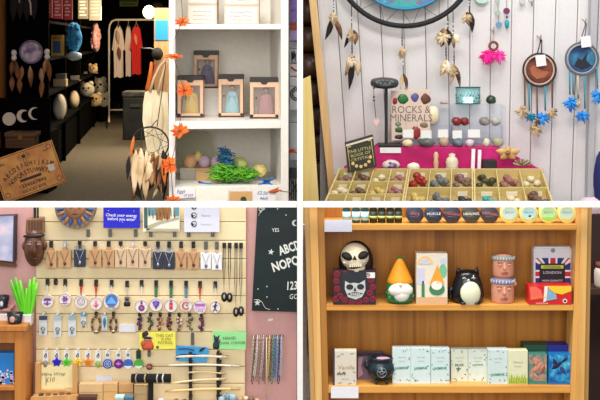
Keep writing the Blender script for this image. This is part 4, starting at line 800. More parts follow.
mb = MB(); mb.bx(144, 205.2, 147.5, 228, D-.001, .001, 0).bx(173.5, 205.2, 179, 216, D-.001, .001, 1).bx(148, 205.2, 156, 215, D-.001, .001, 1).bx(157, 206, 163, 220, D-.001, .001, 2).bx(164, 206, 170, 219, D-.001, .001, 2).prism([(146, 226), (160, 221), (179, 217), (179, 219), (160, 224), (147, 230.5)], D-.001, .001, 3)
for i in range(8): mb.ptube([(149+i*3.6, 206), (149.5+i*3.6, 216+i % 3*2)], D-.0015, .5, 2 if i % 2 else 0, 4)
mb.bx(146, 228.5, 179, 231, D-.001, .001, 3)
build(mb, 'painting', [m(66, 96, 92), m(96, 150, 166), m(160, 104, 50), m(176, 168, 140)], t)
t = T('wall_sign', 'white panel sign with black yin yang symbols on the slats', 'sign', W(201, 232, 3.55))
build(MB().bx(184, 205.2, 219.5, 232.3, D, .014), 'board', m(214, 216, 232, .4), t, .001)
mb = MB()
for y in (206.5, 215.3, 223.8):
    r = 2.7; x = 194
    a0 = 100; n = 14; pts = [(x+r*math.cos(math.radians(a0+180*i/n)), y-r*math.sin(math.radians(a0+180*i/n))) for i in range(n+1)]
    e = math.radians(a0); ex, ey = math.cos(e), math.sin(e)
    pts += [(x-ex*r/2+r/2*math.cos(e+math.pi-math.pi*i/n*-1), y+ey*r/2-r/2*math.sin(e+math.pi-math.pi*i/n*-1)) for i in range(1, n+1)]
    pts += [(x+ex*r/2+r/2*math.cos(e+math.pi-math.pi*i/n), y-ey*r/2-r/2*math.sin(e+math.pi-math.pi*i/n)) for i in range(1, n)]
    mb.prism(pts, D-.001, .001); mb.ring(x, y, r, D-.0006, .28, 0, 20); mb.disc(x-ex*r/2, y+ey*r/2, .7, D-.0016, .001, 1, 10)
build(mb, 'yin_yang', [m(24, 24, 32), m(226, 226, 236)], t)
mb = MB(); mb.text('Balance', 206, 215.3, 2, D).text('Harmony', 206, 224, 2, D); build(mb, 'lettering', m(180, 184, 214), t)
for x in (88, 110, 135.5, 150.5, 174.5, 188.5, 212.5): peg(x, 229.5, 'g', 7.5, 3.4)
# carved mask
t = T('carved_mask', 'dark wooden carved mask with tall crown at the slat panel edge', 'mask', W(34.5, 266, 3.53)); D = 3.545; q = sc(D)
wm = blend([(52, 28, 18), (96, 56, 34), (130, 82, 54)], (1, 1, 1), 30, .45)
build(MB().prism([(26, 219), (42.5, 218), (43, 234), (25, 234)], D-.01, .036), 'crown', wood((110, 74, 50), (146, 104, 74), 'z'), t, .004)
mb = MB(); [mb.bx(28+k*3, 220.5, 29.6+k*3, 230, D-.013, .004) for k in range(5)]; build(mb, 'crown_carving', m(86, 56, 38), t)
build(MB().ell(W(34.5, 247, D+.004), (10.3*q, .038, 19.5*q), 0, None, 20, 14), 'face', wm, t)
build(MB().pspin(23.5, 236.5, 44.5, 235, 5, D-.02, 0, 6, prof=(.4, .9, 1, .9, .4)), 'brow', m(40, 26, 24, .5), t)
mb = MB()
for s in (-1, 1): mb.pspin(34+s*1.6, 243, 34+s*8, 242, 4, D-.03, 0, 3); mb.pspin(34+s*2, 244.6, 34+s*8, 244, 2.2, D-.034, 1, 2)
build(mb, 'eyes', [m(104, 66, 50, .4), m(110, 118, 130, .4)], t)
build(MB().pspin(34.5, 240, 34.5, 255, 4.4, D-.034, 0, 6, prof=(.3, .45, .6, .8, 1, .5)), 'nose', wm, t); build(MB().pspin(30.5, 259, 38.5, 259, 3, D-.026, 0, 4), 'mouth', m(60, 26, 22, .5), t)
mb = MB(); [mb.ell(W(x, y, D), (2.2*q, .012, 4.5*q)) for x, y in ((24.5, 246), (45, 246))]; build(mb, 'ears', wm, t)
build(MB().bx(33.5, 205, 36, 219, D, .006).bx(36.8, 205, 38.4, 219, D, .006), 'strap', m(30, 28, 26), t)
# --- canvas picture on the pink wall
t = T('canvas_picture', 'blue and pink canvas picture on the pink wall beside the mask', 'picture', W(6, 266, 3.56))
build(MB().prism([(-20, 217), (15, 215.5), (14, 262.5), (-20, 258)], 3.55, .035), 'canvas', m(60, 50, 64, .6), t)
build(MB().prism([(-20, 217.2), (13.4, 215.9), (12.4, 261.6), (-20, 257.8)], 3.548, .003), 'painting', blend([(236, 206, 204), (196, 190, 216), (130, 150, 190), (84, 96, 150)], (1, 1, 1), 12, .5), t)
build(MB().prism([(-20, 258.5), (14, 262.7), (15.5, 267.5), (-20, 264)], 3.57, .02), 'wooden_ledge', wood((96, 60, 36), (130, 84, 52)), t)
# --- row of necklace packets
kr = m(192, 150, 108, .85); bg = m(208, 180, 148, .85); nv = m(40, 44, 66, .6); wt = m(232, 230, 232, .6)
def packet(x, w, y0, y1, mt, word, n, dark, kind):
    D = SD-.02; t = T('necklace_packet', '%s necklace packet, %s along the packet row from the carved mask' % (word, ORD[n]), 'packet', W(x, y1, D), 'necklace packets in a row')
    build(MB().prism([(x-w/2, y0), (x-w*.16, y0+.5), (x, y0+1.4), (x+w*.16, y0+.5), (x+w/2, y0), (x+w/2-.2, y1), (x-w/2+.2, y1)], D, .012), 'card', mt, t, .0008)
    build(MB().bx(x-w/2+.6, y0-4.6, x+w/2-.6, y0+.6, D+.008, .003) if kind == 'n' else MB().prism([(x-1.8, y0-3), (x+1.8, y0-3), (x+2.6, y0+1), (x-2.6, y0+1)], D+.006, .003), 'hanging_tab', clear((240, 240, 240), .2) if kind != 'k' else mt, t)
    build(MB().ptube([(x-w*.34, y0+.5), (x-w*.12, y0+7), (x, y0+11.5), (x+w*.12, y0+7), (x+w*.34, y0+.5)], D-.0015, .26, 0, 5), 'cord', m(110, 78, 54) if dark == 0 else m(160, 164, 180), t)
    build(MB().ell(W(x+.2, y0+13, D-.003), (1.5*sc(D), .003, 2*sc(D)), 0, None, 8, 6, .1, n), 'pendant', [m(90, 54, 44, .4), m(170, 176, 190, .3, .7), m(96, 104, 150, .4)][dark], t)
rowA = [(51, 11, 251, 268.5, kr, 'brown kraft', 0, 'k'), (64.5, 12.5, 250.5, 268, kr, 'brown kraft', 0, 'k'), (79.5, 11.5, 250, 267, nv, 'navy blue', 1, 'n'), (95, 12.5, 249.5, 267.5, kr, 'brown kraft', 0, 'k'), (108.5, 11.5, 250, 267.5, kr, 'brown kraft', 0, 'k'), (120.5, 11.5, 249, 267.5, bg, 'beige', 0, 'k'), (132.5, 12, 248.5, 268, bg, 'beige', 0, 'k'), (145, 12, 249, 268.5, bg, 'tan beige', 0, 'k'), (157.8, 10.5, 252, 269.3, nv, 'navy blue', 1, 'n'), (169, 10.8, 252.5, 269.5, nv, 'navy blue', 1, 'n'), (181, 11, 252, 269, kr, 'brown kraft', 0, 'k'), (193.3, 11.5, 252, 269.5, kr, 'brown kraft', 0, 'k'), (205.8, 10.6, 253, 269, wt, 'white', 2, 'w'), (216.8, 10.4, 253.5, 270, wt, 'white', 2, 'w')]
for n, (x, w, y0, y1, mt, word, dk_, kd) in enumerate(rowA):
    packet(x, w, y0, y1, mt, word, n, dk_, kd); peg(x, 241.2+.15*n*.3, 'w' if n in (1, 6) else 'b' if n < 12 else 'g', 8 if kd != 'k' else 6.5)
# --- black cord pendants
for i, (x, y1, lb) in enumerate(((224.2, 297, 'black cord necklace with an oval black pendant, nearest the white packets'), (229.6, 297.5, 'black cord necklace with an oval pendant, second from the white packets'), (236, 312, 'longer black cord necklace with a dark pendant beside the panel edge'), (241, 311, 'longer black cord necklace hanging last at the panel edge'))):
    D = SD-.022-i*.002; t = T('pendant_necklace', lb, 'necklace', W(x, y1+5, D), 'black cord necklaces'); peg(x, 243, 'b', 5.5)
    build(MB().ptube([(x-.9, 247), (x-1.2, y1-30), (x-.3, y1-5), (x+.9, y1-30), (x+.9, 247)], D, .42), 'cord', m(28, 24, 24), t)
    build(MB().ell(W(x, y1, D), (3.1*sc(D), .006, 5*sc(D)), 0, None, 16, 10), 'pendant', m(26, 24, 26, .3), t)
    build(MB().ell(W(x, y1, D-.005), (1.2*sc(D), .002, 2.2*sc(D)), 0, None, 8, 6, .15, i), 'inlay', m(186, 180, 176, .3, .4), t)
# --- round ornaments
red = m(190, 40, 30, .7); mg = m(206, 206, 210, .5); grn = m(60, 120, 84, .6); tea = m(96, 130, 150, .6)
orn = [(47.3, 301.5, 6.6, 'w', mg, 'purple butterfly', (110, 70, 130)), (65, 299.5, 6.6, 'w', mg, 'violet flower', (110, 60, 120)), (81, 301.7, 7, 'r', red, 'pale grey face', (170, 150, 156)), (96, 303.5, 6.6, 'r', red, 'pink and grey figure', (190, 110, 116)), (111.5, 301.5, 8.6, 'w', mg, 'blue mountain', (70, 120, 180)), (141.5, 306.5, 7, 'w', mg, 'violet candle', (120, 60, 120)), (156, 304.8, 6.9, 'g', grn, 'blue and purple bouquet', (92, 60, 150)), (171, 305.5, 6.9, 'g', grn, 'red lantern', (196, 60, 60)), (186, 305.5, 6.8, 't', tea, 'red crescent', (196, 110, 90)), (200, 307, 7.2, 'r', red, 'violet banner', (170, 110, 180)), (215.2, 307, 5.8, 'w', mg, 'dark dancer', (60, 50, 80))]
rnd = random.Random(3)
peg(55.5, 279, 'b', 6); 
for i, (x, y, r, k, rb, word, col) in enumerate(orn):
    D = SD-.016; t = T('round_ornament', 'round white ornament printed with a %s in the ornament row' % word, 'ornament', W(x, y+r, D), 'round ornaments on the slats')
    peg(x, 279+i*.25, 'b', 7 if k in 'wr' else 8)
    ry = r*1.12 if i == 10 else r
    build(MB().disc(x, y, r, D, .006, 0, 30, ry), 'disc', m(234, 228, 226, .45), t, .001); build(MB().ring(x, y, r-.5, D-.001, .32, 0, 30, ry-.5), 'rim', m(196, 170, 160, .5), t)
    c1, c2 = m(*col), m(*[min(255, int(v*1.3+20)) for v in col]); mb = MB(); dd = D-.0012
    if i == 0: mb.pspin(x, y-3, x-4, y-1, 3, dd, 0, .3).pspin(x, y-3, x+4, y-1, 3, dd, 0, .3).pspin(x-4, y+2, x+4, y+2, 3, dd, 1, .3).ptube([(x, y-4), (x, y+4)], dd, .5)
    elif i == 1: [mb.pspin(x, y-.5, x+3.6*math.cos(a), y-.5+3.6*math.sin(a), 2.4, dd, int(a) % 2, .3) for a in (0, 1.05, 2.1, 3.14, 4.2, 5.25)]; mb.pspin(x-4, y+4, x+4, y+4, 1.4, dd, 1, .3)
    elif i == 2: mb.ring(x, y-.5, 3.6, dd, .4, 0, 18); mb.disc(x-1.4, y-1, .6, dd, .0005, 0, 8).disc(x+1.4, y-1, .6, dd, .0005, 0, 8).ptube([(x-1.5, y+1), (x+1.5, y+1)], dd, .3)
    elif i == 3: mb.ell(W(x, y-2.5, dd), (1.5*sc(D), .0005, 1.5*sc(D)), 1).pspin(x, y-1, x, y+4.5, 4, dd, 0, .3).pspin(x-3.6, y+2, x+3.6, y, 2, dd, 1, .3)
    elif i == 4: mb.disc(x, y-1, 6.2, dd, .0006, 0, 26); mb.prism([(x-5.5, y+2.2), (x-2, y-2), (x, y-4.6), (x+2.4, y-1.6), (x+5.5, y+2.2)], dd-.0006, .0006, 1); mb.text('PINES', x, y+6, 2.2, dd, 2)
    elif i == 5: mb.bx(x-1, y-5, x+1, y-2, dd, .0006).disc(x, y+1.5, 3.2, dd, .0006, 0, 12).disc(x, y+1.5, 1.6, dd-.0006, .0006, 1, 10).pspin(x, y-6, x, y-4.6, 1, dd, 1, .3)
    elif i == 6: [mb.disc(x+a, y+b, 1.6, dd-.0003*j, .0006, j % 2, 10) for j, (a, b) in enumerate(((-2, -2), (0, -3), (2, -2), (-1.4, 0), (1.4, 0), (0, -1)))]; mb.prism([(x-2, y+.6), (x+2, y+.6), (x, y+5)], dd, .0006)
    elif i == 7: mb.bx(x-1.7, y-3, x+1.7, y+4, dd, .0006).bx(x-1, y-5, x+1, y-3.4, dd, .0006, 2).disc(x, y+.5, 1, dd-.0006, .0006, 1, 10)
    elif i == 8: mb.ring(x, y, 3.4, dd, .9, 0, 16, None, 40, 320); mb.disc(x+1, y, .9, dd, .0006, 2, 8)
    elif i == 9: mb.bx(x-5, y-3.4, x+5, y-.6, dd, .0006, 0).bx(x-5.4, y+.4, x+5.4, y+2, dd, .0006, 1); mb.text('LOVE', x, y+4, 1.9, dd, 2)
    else: mb.pspin(x+.6, y-4, x-.6, y+3.4, 2.4, dd, 0, .3).pspin(x-3, y-.4, x+3.2, y-2, 1.2, dd, 0, .3).pspin(x-.4, y+2, x-2.6, y+5, 1.1, dd, 0, .3).pspin(x-.2, y+2, x+2.6, y+4.6, 1.1, dd, 0, .3).disc(x+.8, y-4.6, 1, dd, .0006, 0, 8)
    build(mb, 'print', [c1, c2, m(100, 70, 110)], t)
    yr = y-ry; build(MB().prism([(x-1.2, 286), (x+1.2, 286), (x+.4, yr+.6), (x-.4, yr+.6)], D-.001, .001) if k in 'r' else MB().ptube([(x-.5, 285), (x, yr+1), (x+.5, 285)], D, .35, 0, 5) if k == 'w' else MB().bx(x-1.5, 286, x+1.5, yr-.6, D, .002), 'ribbon', rb, t)
D = SD-.014; t = T('hat_charm', 'small black top hat charm hanging in the ornament row', 'charm', W(127, 306, D)); peg(127, 281, 'b', 6.5)
build(MB().lathe(W(127, 306, D), [(3.2*sc(D), 0), (3.4*sc(D), 3*sc(D)), (2.3*sc(D), 4*sc(D)), (2.6*sc(D), 9*sc(D)), (.001, 9.2*sc(D))], 0, 18, None, True, 1, .6), 'hat', m(28, 26, 28), t); build(MB().ring(127, 299.5, 2.2, D-.008, .4, 0, 14), 'band', m(140, 130, 126), t); build(MB().ptube([(127, 287), (127, 297)], D, .35), 'cord', m(190, 180, 170), t)
# --- third row: carded charms
D = SD-.012
cardm = m(214, 222, 226, .4)
row3 = [(43, 316, 335.5, 8, (52, 66, 100), 'white card with a dark navy band and charm'), (57.5, 315.5, 337, 7.6, (176, 190, 200), 'white card with a pale silver charm'), (72, 315.5, 336.5, 7.6, (150, 176, 190), 'white card with a pale blue charm'), (83.5, 312.5, 327, 5.4, (90, 150, 180), 'short card with a light blue charm')]
for i, (x, y0, y1, w, c, lb) in enumerate(row3):
    t = T('charm_card', lb+' under the round ornaments', 'charm card', W(x, y1, D), 'charm cards on the slats'); peg(x, 311.5, 'w', 5, 2.6)
    build(MB().bx(x-w/2, y0, x+w/2, y1, D, .002), 'card', cardm, t); build(MB().bx(x-w/2, y0, x+w/2, y0+4, D-.002, .002), 'band', m(*c, .5), t); build(MB().ring(x, (y0+y1)/2+3, 1.8, D-.003, .5, 0, 14).ell(W(x, (y0+y1)/2+6.5, D-.003), (1.1*sc(D), .002, 1.6*sc(D))), 'charm', m(140, 146, 156, .3, .7), t)
for i, (x, y0, y1, w, c, lb) in enumerate(((96, 315, 331, 8.4, (104, 70, 46), 'brown bead loop bracelet, first beside the blue charm'), (113.3, 316, 330.5, 6.4, (84, 44, 34), 'dark red brown bead loop bracelet beside the blank white label'))):
    t = T('bead_bracelet', lb, 'bracelet', W(x, y1+2, D)); peg(x, 311.8, 'b', 4.5, 2.8); mb = MB(); cy_ = (y0+y1)/2+1.5
    for a in range(18): mb.ell(W(x+w/2*math.cos(a*.349), cy_+(y1-y0)/2*math.sin(a*.349), D), (.0045,)*3, a % 3 == 0, None, 8, 6)
    build(mb, 'beads', [m(*c, .4), m(170, 140, 100, .4)], t); build(MB().ptube([(x, 315), (x, y0+2)], D, .5), 'cord', m(90, 70, 50), t)
    build(MB().ell(W(x, y1+1, D), (1.8*sc(D), .004, 1.8*sc(D))), 'charm', m(196, 190, 180, .3, .6), t)
t = T('charm_card', 'teal charm on a clear card between two bead loops', 'charm card', W(104.5, 331, D)); peg(104.5, 312, 'w', 4.5, 2.6)
build(MB().bx(101.8, 316, 107.2, 330, D, .002), 'card', m(196, 216, 226, .3), t); build(MB().pspin(104.5, 317, 104.5, 328, 3, D-.003, 0, 1.2), 'charm', m(60, 120, 160, .3), t)
solo(MB().bx(119, 324.5, 135.5, 332, SD-.003, .0025), 'price_label', m(226, 226, 236, .6), 'blank white label in the slats beside the dark red beads', 'price label')
for i, (x, c, lb) in enumerate(((139.5, (84, 44, 84), 'purple'), (150.5, (84, 96, 66), 'olive green'), (160, (196, 130, 100), 'coral'), (169.5, (120, 60, 56), 'dark red'), (179, (214, 180, 170), 'pale pink'), (189.5, (150, 140, 110), 'olive and cream'), (201.3, (110, 40, 90), 'magenta'))):
    t = T('stone_charm', '%s beaded stone charm in the row over the two bright cards' % lb, 'charm', W(x, 331, D), 'beaded stone charms'); peg(x, 312.5+i*.1, 'b', 4, 3)
    mb = MB(); r_ = random.Random(i)
    for j in range(11): mb.ell(W(x+r_.uniform(-2.3, 2.3), 318+j*1.15, D-r_.uniform(0, .006)), (r_.uniform(.0032, .006),)*3, j % 3 == 1, None, 7, 5, .15, j)
    build(mb, 'beads', [m(*c, .35), m(*[int(v*.5) for v in c], .35)], t); build(MB().ptube([(x, 315), (x, 330)], D+.003, .4), 'cord', m(70, 50, 50), t)
# --- cards with lettering
t = T('notice_card', 'yellow notice card with a dark haired figure in an orange cloak', 'card', W(157, 349.5, 3.54)); D = 3.545
build(MB(turn(W(157, 341, D), -1)).bx(139.5, 332, 175.5, 349.3, D, .003), 'card', m(238, 230, 90, .6), t)
build(MB().text('THIS CAT', 164.5, 335.4, 2.8, D-.001).text('IS ON', 166, 339, 2.6, D-.001).text('PATROL', 165.5, 342.6, 2.8, D-.001), 'lettering', m(130, 126, 40), t)
mb = MB(); mb.pspin(148, 350, 147.5, 338, 12, D-.002, 0, 1, prof=(.8, 1, .9, .7, .4)).pspin(141.5, 346, 145, 340, 5, D-.003, 2, 1).ell(W(147.5, 337.5, D-.003), (3.6*sc(D), .003, 3*sc(D)), 3).pspin(144, 338, 147, 330.5, 7, D-.004, 1, 1).pspin(142, 337, 153, 338.5, 3.5, D-.005, 1, 1).disc(157.5, 347.3, 1.6, D-.001, .001, 4, 8)
build(mb, 'printed_figure', [m(206, 86, 60), m(40, 26, 24), m(176, 100, 40), m(206, 176, 170), m(90, 100, 40)], t)
peg(149, 349.8, 'g', 7, 3)
t = T('notice_card', 'green notice card with a sitting black cat and handwriting', 'card', W(229, 350, 3.545))
build(MB(turn(W(229, 340.5, D), 1.5)).bx(212.5, 331.5, 246, 349.3, D, .003), 'card', m(150, 224, 150, .6), t)
build(MB().text('HAND', 229.5, 338, 2.9, D-.001, 0, 1.5, 1.1).text('DOWN, CHOOSE', 231, 342.8, 2.5, D-.001, 0, 1.5, 1.0), 'lettering', m(60, 96, 74), t)
mb = MB(); mb.pspin(216, 349, 216.5, 339, 6.5, D-.002, 0, 1, prof=(.8, 1, .95, .7, .4)).ell(W(216.5, 338.8, D-.003), (2.6*sc(D), .002, 2.3*sc(D)), 0).pspin(214.8, 338, 214, 334.6, 1.6, D-.003, 0, .6).pspin(218, 338, 219.4, 335, 1.6, D-.003, 0, .6).pspin(218.6, 343, 220.5, 339.5, 1.6, D-.003, 1, .6)
build(mb, 'printed_cat', [m(40, 42, 60), m(90, 84, 84)], t)
# --- fourth row: felt charms on white tabs and round charms
D = SD-.014
for i, (x, c, kind, lb) in enumerate(((45.5, (140, 130, 124), 'g', 'small grey bead charm on a white tab at the panel edge'), (56.5, (34, 30, 190), 'f', 'deep blue felt star charm on a white tab'), (66.5, (90, 206, 50), 'f', 'lime green felt star charm on a white tab'), (77.5, (236, 196, 40), 'f', 'yellow felt star charm on a white tab'), (88, (230, 140, 40), 'f', 'orange felt star charm on a white tab'), (98, (150, 176, 90), 'g', 'small olive green drop charm on a white tab'))):
    t = T('felt_charm' if kind == 'f' else 'bead_charm', lb, 'charm', W(x, 369, D), 'charms on white tabs'); peg(x, 349.6, 'w', 3, 2.4)
    build(MB().bx(x-2.8, 350.3, x+2.8, 362, D, .0015), 'tab', m(232, 232, 234, .6), t); build(MB().ring(x, 356, 1.2, D-.001, .4, 0, 10).disc(x+.5, 354, .8, D-.001, .001, 0, 8), 'tab_print', m(50, 50, 60), t)
    if kind == 'f':
        pts = []
        for k in range(10): a = math.pi/2+k*math.pi/5; r = (5.2 if k % 2 == 0 else 3.0); pts.append((x+r*math.cos(a), 362.6-r*math.sin(a)))
        build(MB().prism(pts, D-.008, .007), 'felt', m(*c, .95), t, .0015); build(MB().disc(x-1.2, 362, .55, D-.009, .001, 0, 8).disc(x+1.2, 362, .55, D-.009, .001, 0, 8).ptube([(x-1, 364), (x+1, 364)], D-.009, .25), 'stitched_face', m(30, 28, 30), t)
    else: build(MB().ell(W(x, 364, D-.004), (2.6*sc(D), .006, 3.6*sc(D))), 'bead', m(*c, .4), t)
for i, (x, c, c2, lb) in enumerate(((107.5, (46, 74, 170), (170, 190, 220), 'round blue charm with a star, first of the round charms'), (118.5, (104, 30, 130), (196, 120, 196), 'round purple charm beside the blue star charm'), (128, (60, 100, 180), (220, 224, 234), 'round blue and white charm beside the purple one'), (138.5, (80, 170, 70), (224, 226, 214), 'round green and white charm in the lower charm row'), (149.3, (110, 50, 44), (170, 110, 90), 'round dark brown charm under the yellow card'))):
    r = 4.8 if i < 4 else 3.2; y = 364 if i < 4 else 367
    t = T('round_charm', lb, 'charm', W(x, y+r, D), 'round charms on the slats')
    if i < 4:
        peg(x, 349.6, 'w' if i < 3 else 'b', 3.5, 2.4); build(MB().bx(x-2.4, 350.5, x+2.4, 359, D, .0015), 'tab', m(226, 228, 232, .6) if i < 3 else m(40, 60, 44), t); build(MB().ring(x, 355, 1.1, D-.001, .4, 0, 10), 'tab_print', m(40, 40, 50), t)
    build(MB().disc(x, y, r, D-.004, .005, 0, 26), 'disc', m(*c, .35), t, .001); mb = MB()
    if i == 0: mb.ring(x, y, 3.2, D-.005, .35, 0, 20); [mb.ptube([(x, y), (x+2.6*math.cos(a), y+2.6*math.sin(a))], D-.005, .35, 0, 4) for a in (0, 1.05, 2.1, 3.14, 4.2, 5.25)]
    elif i in (2, 3): mb.disc(x, y+.6, r-.6, D-.005, .001, 0, 16, r-.6, 200, 340)
    else: mb.pspin(x-3, y, x+3, y, 2.6, D-.005, 0, .3).pspin(x, y-3, x, y+3, 1.2, D-.005, 0, .3)
    build(mb, 'print', m(*c2, .4), t)
solo(MB().bx(96, 376, 112, 382, SD-.003, .0025), 'price_label', m(222, 222, 236, .6), 'blank white label in the slats above the small kraft cartons', 'price label')
# --- bracelet stand
t = T('bracelet_stand', 'black velvet bracelet bar on a post holding bracelets', 'bracelet stand', W(150, 404, 3.53)); D = 3.53; vel = m(16, 15, 18, .95)
build(MB().tube([W(131.5, 378.2, D), W(170.8, 378.2, D)], 4.3*sc(D), 0, 18), 'bar', vel, t); build(MB().bx(148, 382, 153, 403, D-.004, .012), 'post', vel, t); build(MB().lathe(W(150.5, 404.5, D), [(.03, 0), (.03, .004), (.012, .008)], 0, 20), 'base', vel, t)
for i, (x, c, lb) in enumerate(((136.4, (150, 146, 150), 'grey band bracelet at the end of the black bar'), (145.4, (176, 160, 120), 'thin cream band bracelet beside the grey one'), (157.5, (190, 186, 186), 'silver bracelet on the black bar past the post'), (163.2, (226, 222, 220), 'white bracelet at the bar end near the blue pouch'))):
    c_ = W(x, 378.2, D); tb_ = MB().tube([c_+Vector((.0009*math.sin(a), 4.7*sc(D)*math.cos(a*.2618), 4.7*sc(D)*math.sin(a*.2618))) for a in range(24)], .0024, 0, 6, True); solo(tb_, 'bracelet', m(*c, .3, .3), lb, 'bracelet', 'bracelets on the black bar')
# --- blue pouch, wand rack
t = T('charm_pouch', 'bright blue printed packet hanging behind the wands', 'packet', W(192, 364, 3.555)); D = 3.555
build(MB(turn(W(192, 354, D), 4)).prism([(175.5, 346.5), (207, 346.5), (209, 351), (207, 362), (176, 362)], D, .004), 'pouch', m(64, 152, 206, .4), t, .001)
mb = MB(turn(W(192, 354, D), 4)); mb.ptube([(178, 350), (186, 349), (194, 350)], D-.001, .6).pspin(199, 351, 205, 346, 3, D-.002, 1, .6).ell(W(178, 358, D-.001), (2*sc(D), .002, 2*sc(D)), 1).ptube([(180, 355), (196, 354)], D-.001, .4)
build(mb, 'print', [m(26, 50, 120), m(24, 30, 50)], t); peg(192.5, 333, 'g', 12, 3)
rk = T('wand_rack', 'pair of black notched upright bars holding wands on the slats', 'rack', W(204, 401, 3.55)); D = 3.552
for x in (190.3, 218):
    mb = MB(); mb.bx(x-1.3, 352, x+1.3, 401, D, .02); mb2 = MB()
    for k in range(7): y = 353.5+k*7; mb.prism([(x-1.8, y), (x+3.6 if x > 200 else x+2, y+.6), (x+3 if x > 200 else x+1.6, y+3.4), (x-1.4, y+4)], D-.012, .014)
    build(mb, 'bar', m(26, 20, 20, .5), rk, .0005)
wd_ = [((176, 357), (228, 357.5), 1.1, (224, 206, 186), 'cream pink wand, topmost on the black rack'), ((168, 365.4), (240, 366.3), .9, (236, 226, 200), 'pale cream wand, second from the top of the rack'), ((187, 372.6), (226, 374), .7, (206, 180, 130), 'thin tan wand in the middle of the rack'), ((170, 383.5), (226, 379), 1.0, (230, 206, 160), 'tapered cream wand below the thin tan one'), ((165, 391.5), (240, 389), 1.1, (226, 196, 140), 'long curved cream wand, lowest on the rack')]
for (a, b, r, c, lb) in wd_:
    n = 9; pts = [(a[0]+(b[0]-a[0])*i/(n-1), a[1]+(b[1]-a[1])*i/(n-1)-math.sin(i/(n-1)*math.pi)*1.2, 3.538) for i in range(n)]
    t = T('wand', lb, 'wand', W((a[0]+b[0])/2, max(a[1], b[1]), 3.538), 'wands across the rack'); build(MB().ptube(pts, 3.538, [r*.75+r*.5*abs(math.sin(i*1.1)) for i in range(n)], 0, 8), 'shaft', m(*c, .5), t)
    build(MB().tube([W(*pts[-2]), W(*pts[-1])], [r*1.5*sc(3.5), r*1.1*sc(3.5)], 0, 8), 'handle', m(*[int(v*.82) for v in c], .5), t)
for i, (x0, x1, y, lb) in enumerate(((218, 228, 356, 'small brown stick at the rack end'),)): solo(MB().ptube([(x0, y+1, 3.545), (x1, y, 3.545)], 3.545, 1.0), 'stick', m(130, 86, 60), lb, 'stick')
# --- necklaces on the pink wall
nb = T('necklace_bar', 'thin bar on the pink wall holding many bead strands', 'bar', W(266, 337, 3.56)); D = 3.56
build(MB().ptube([(252, 336), (284, 335.6)], D, .9), 'bar', m(130, 90, 70, .4, .3), nb)
for x in (254, 282): build(MB().tube([W(x, 336, D), W(x, 336, 3.6)], .003), 'bracket', GREYM, nb)
cols = [(190, 176, 150, 'sand'), (110, 84, 70, 'brown'), (206, 196, 190, 'pearl'), (176, 140, 136, 'dusty pink'), (150, 130, 110, 'taupe'), (196, 170, 166, 'rose'), (126, 110, 120, 'mauve grey'), (150, 100, 110, 'wine pink'), (206, 176, 120, 'gold'), (120, 96, 66, 'dark tan'), (96, 140, 110, 'sea green'), (70, 110, 160, 'mid blue'), (150, 170, 196, 'pale blue'), (60, 66, 96, 'dark blue'), (176, 180, 190, 'silver')]
for i, (r_, g_, b_, w_) in enumerate(cols):
    x = 253.5+i*2.0; y1 = 381+4*math.sin(i*2.1); lean = -3.5+i*.18; dd = 3.553-.003*(i % 3)
    t = T('bead_strand', '%s bead strand hanging from the thin bar on the pink wall' % w_, 'necklace', W(x+lean/2, y1, dd), 'bead strands on the thin bar')
    build(MB().ptube([(x, 335.2), (x+lean*.4-.6, 358), (x+lean-.9, y1-3), (x+lean, y1), (x+lean+.9, y1-3), (x+lean*.4+.7, 358), (x+.3, 335.2)], dd, .5, 0, 5), 'strand', m(r_, g_, b_, .35), t)
    mb = MB(); [mb.ell(W(x+lean*u-.6*(k % 2), 336+(y1-336)*u, dd-.002), (.0024,)*3, 0, None, 6, 5) for k, u in enumerate([.08+.075*j for j in range(13)])]; build(mb, 'beads', m(int(r_*.9), int(g_*.9), int(b_*.95), .25), t)
solo(MB().ptube([(266.5, 337, 3.545), (266.3, 399, 3.545)], 3.545, .55), 'bead_strand', m(226, 206, 150, .4), 'single long pale gold strand hanging lowest from the thin bar', 'necklace')
solo(MB().prism([(268, 319), (273, 318.5), (273, 320.5), (268, 321.5)], 3.597, .003), 'wall_sticker', PAPER, 'small white sticker on the pink wall under the black poster', 'sticker')
# --- black poster
t = T('spirit_poster', 'black poster with white letters, numbers and stars on the pink wall', 'poster', W(275, 312, 3.57)); D = 3.572
build(MB().prism([(257.5, 205.2), (299.5, 205.2), (299.5, 312), (251.8, 310.8)], D, .02), 'sheet', blend([(12, 26, 28), (16, 34, 36), (20, 42, 46)], (1, 1, 1), 6, .35), t)
mb = MB(); mb.text('YES', 275.6, 230, 3.6, D, 0, 2, .9).text('ABCD', 289.5, 247.6, 8.6, D, 0, 18, .66, .03).text('NOPQ', 285.5, 263.5, 8.8, D, 0, 17, .76, .03).text('123', 291.5, 285.5, 8, D, 0, 2, .68, .02, .12).text('GO', 293.5, 296.5, 5, D, 0, 2, .8, .0, .15)
build(mb, 'lettering', m(226, 228, 224, .5), t)
def star(mb, x, y, r, D, k=0, a0=90):
    mb.prism([(x+(r if i % 2 == 0 else r*.42)*math.cos(math.radians(a0+36*i)), y-(r if i % 2 == 0 else r*.42)*math.sin(math.radians(a0+36*i))) for i in range(10)], D-.0012, .001, k)
mb = MB(); star(mb, 271, 252, 3.2, D, 0, 80); star(mb, 257.3, 308.3-5.5, 3.4, D)
for x, y in ((258, 289), (267, 286.5), (267, 297), (278, 311-2), (286, 215), (263, 208.5), (261, 212), (277.5, 209)): star(mb, x, y, .95, D)
mb.ptube([(254, 299.8), (258.5, 299.6), (262, 302), (264, 306), (266, 308.5), (270, 309.5)], D-.0005, .32, 0, 4); crescent(mb, 295, 223, 3.0, D-.002)
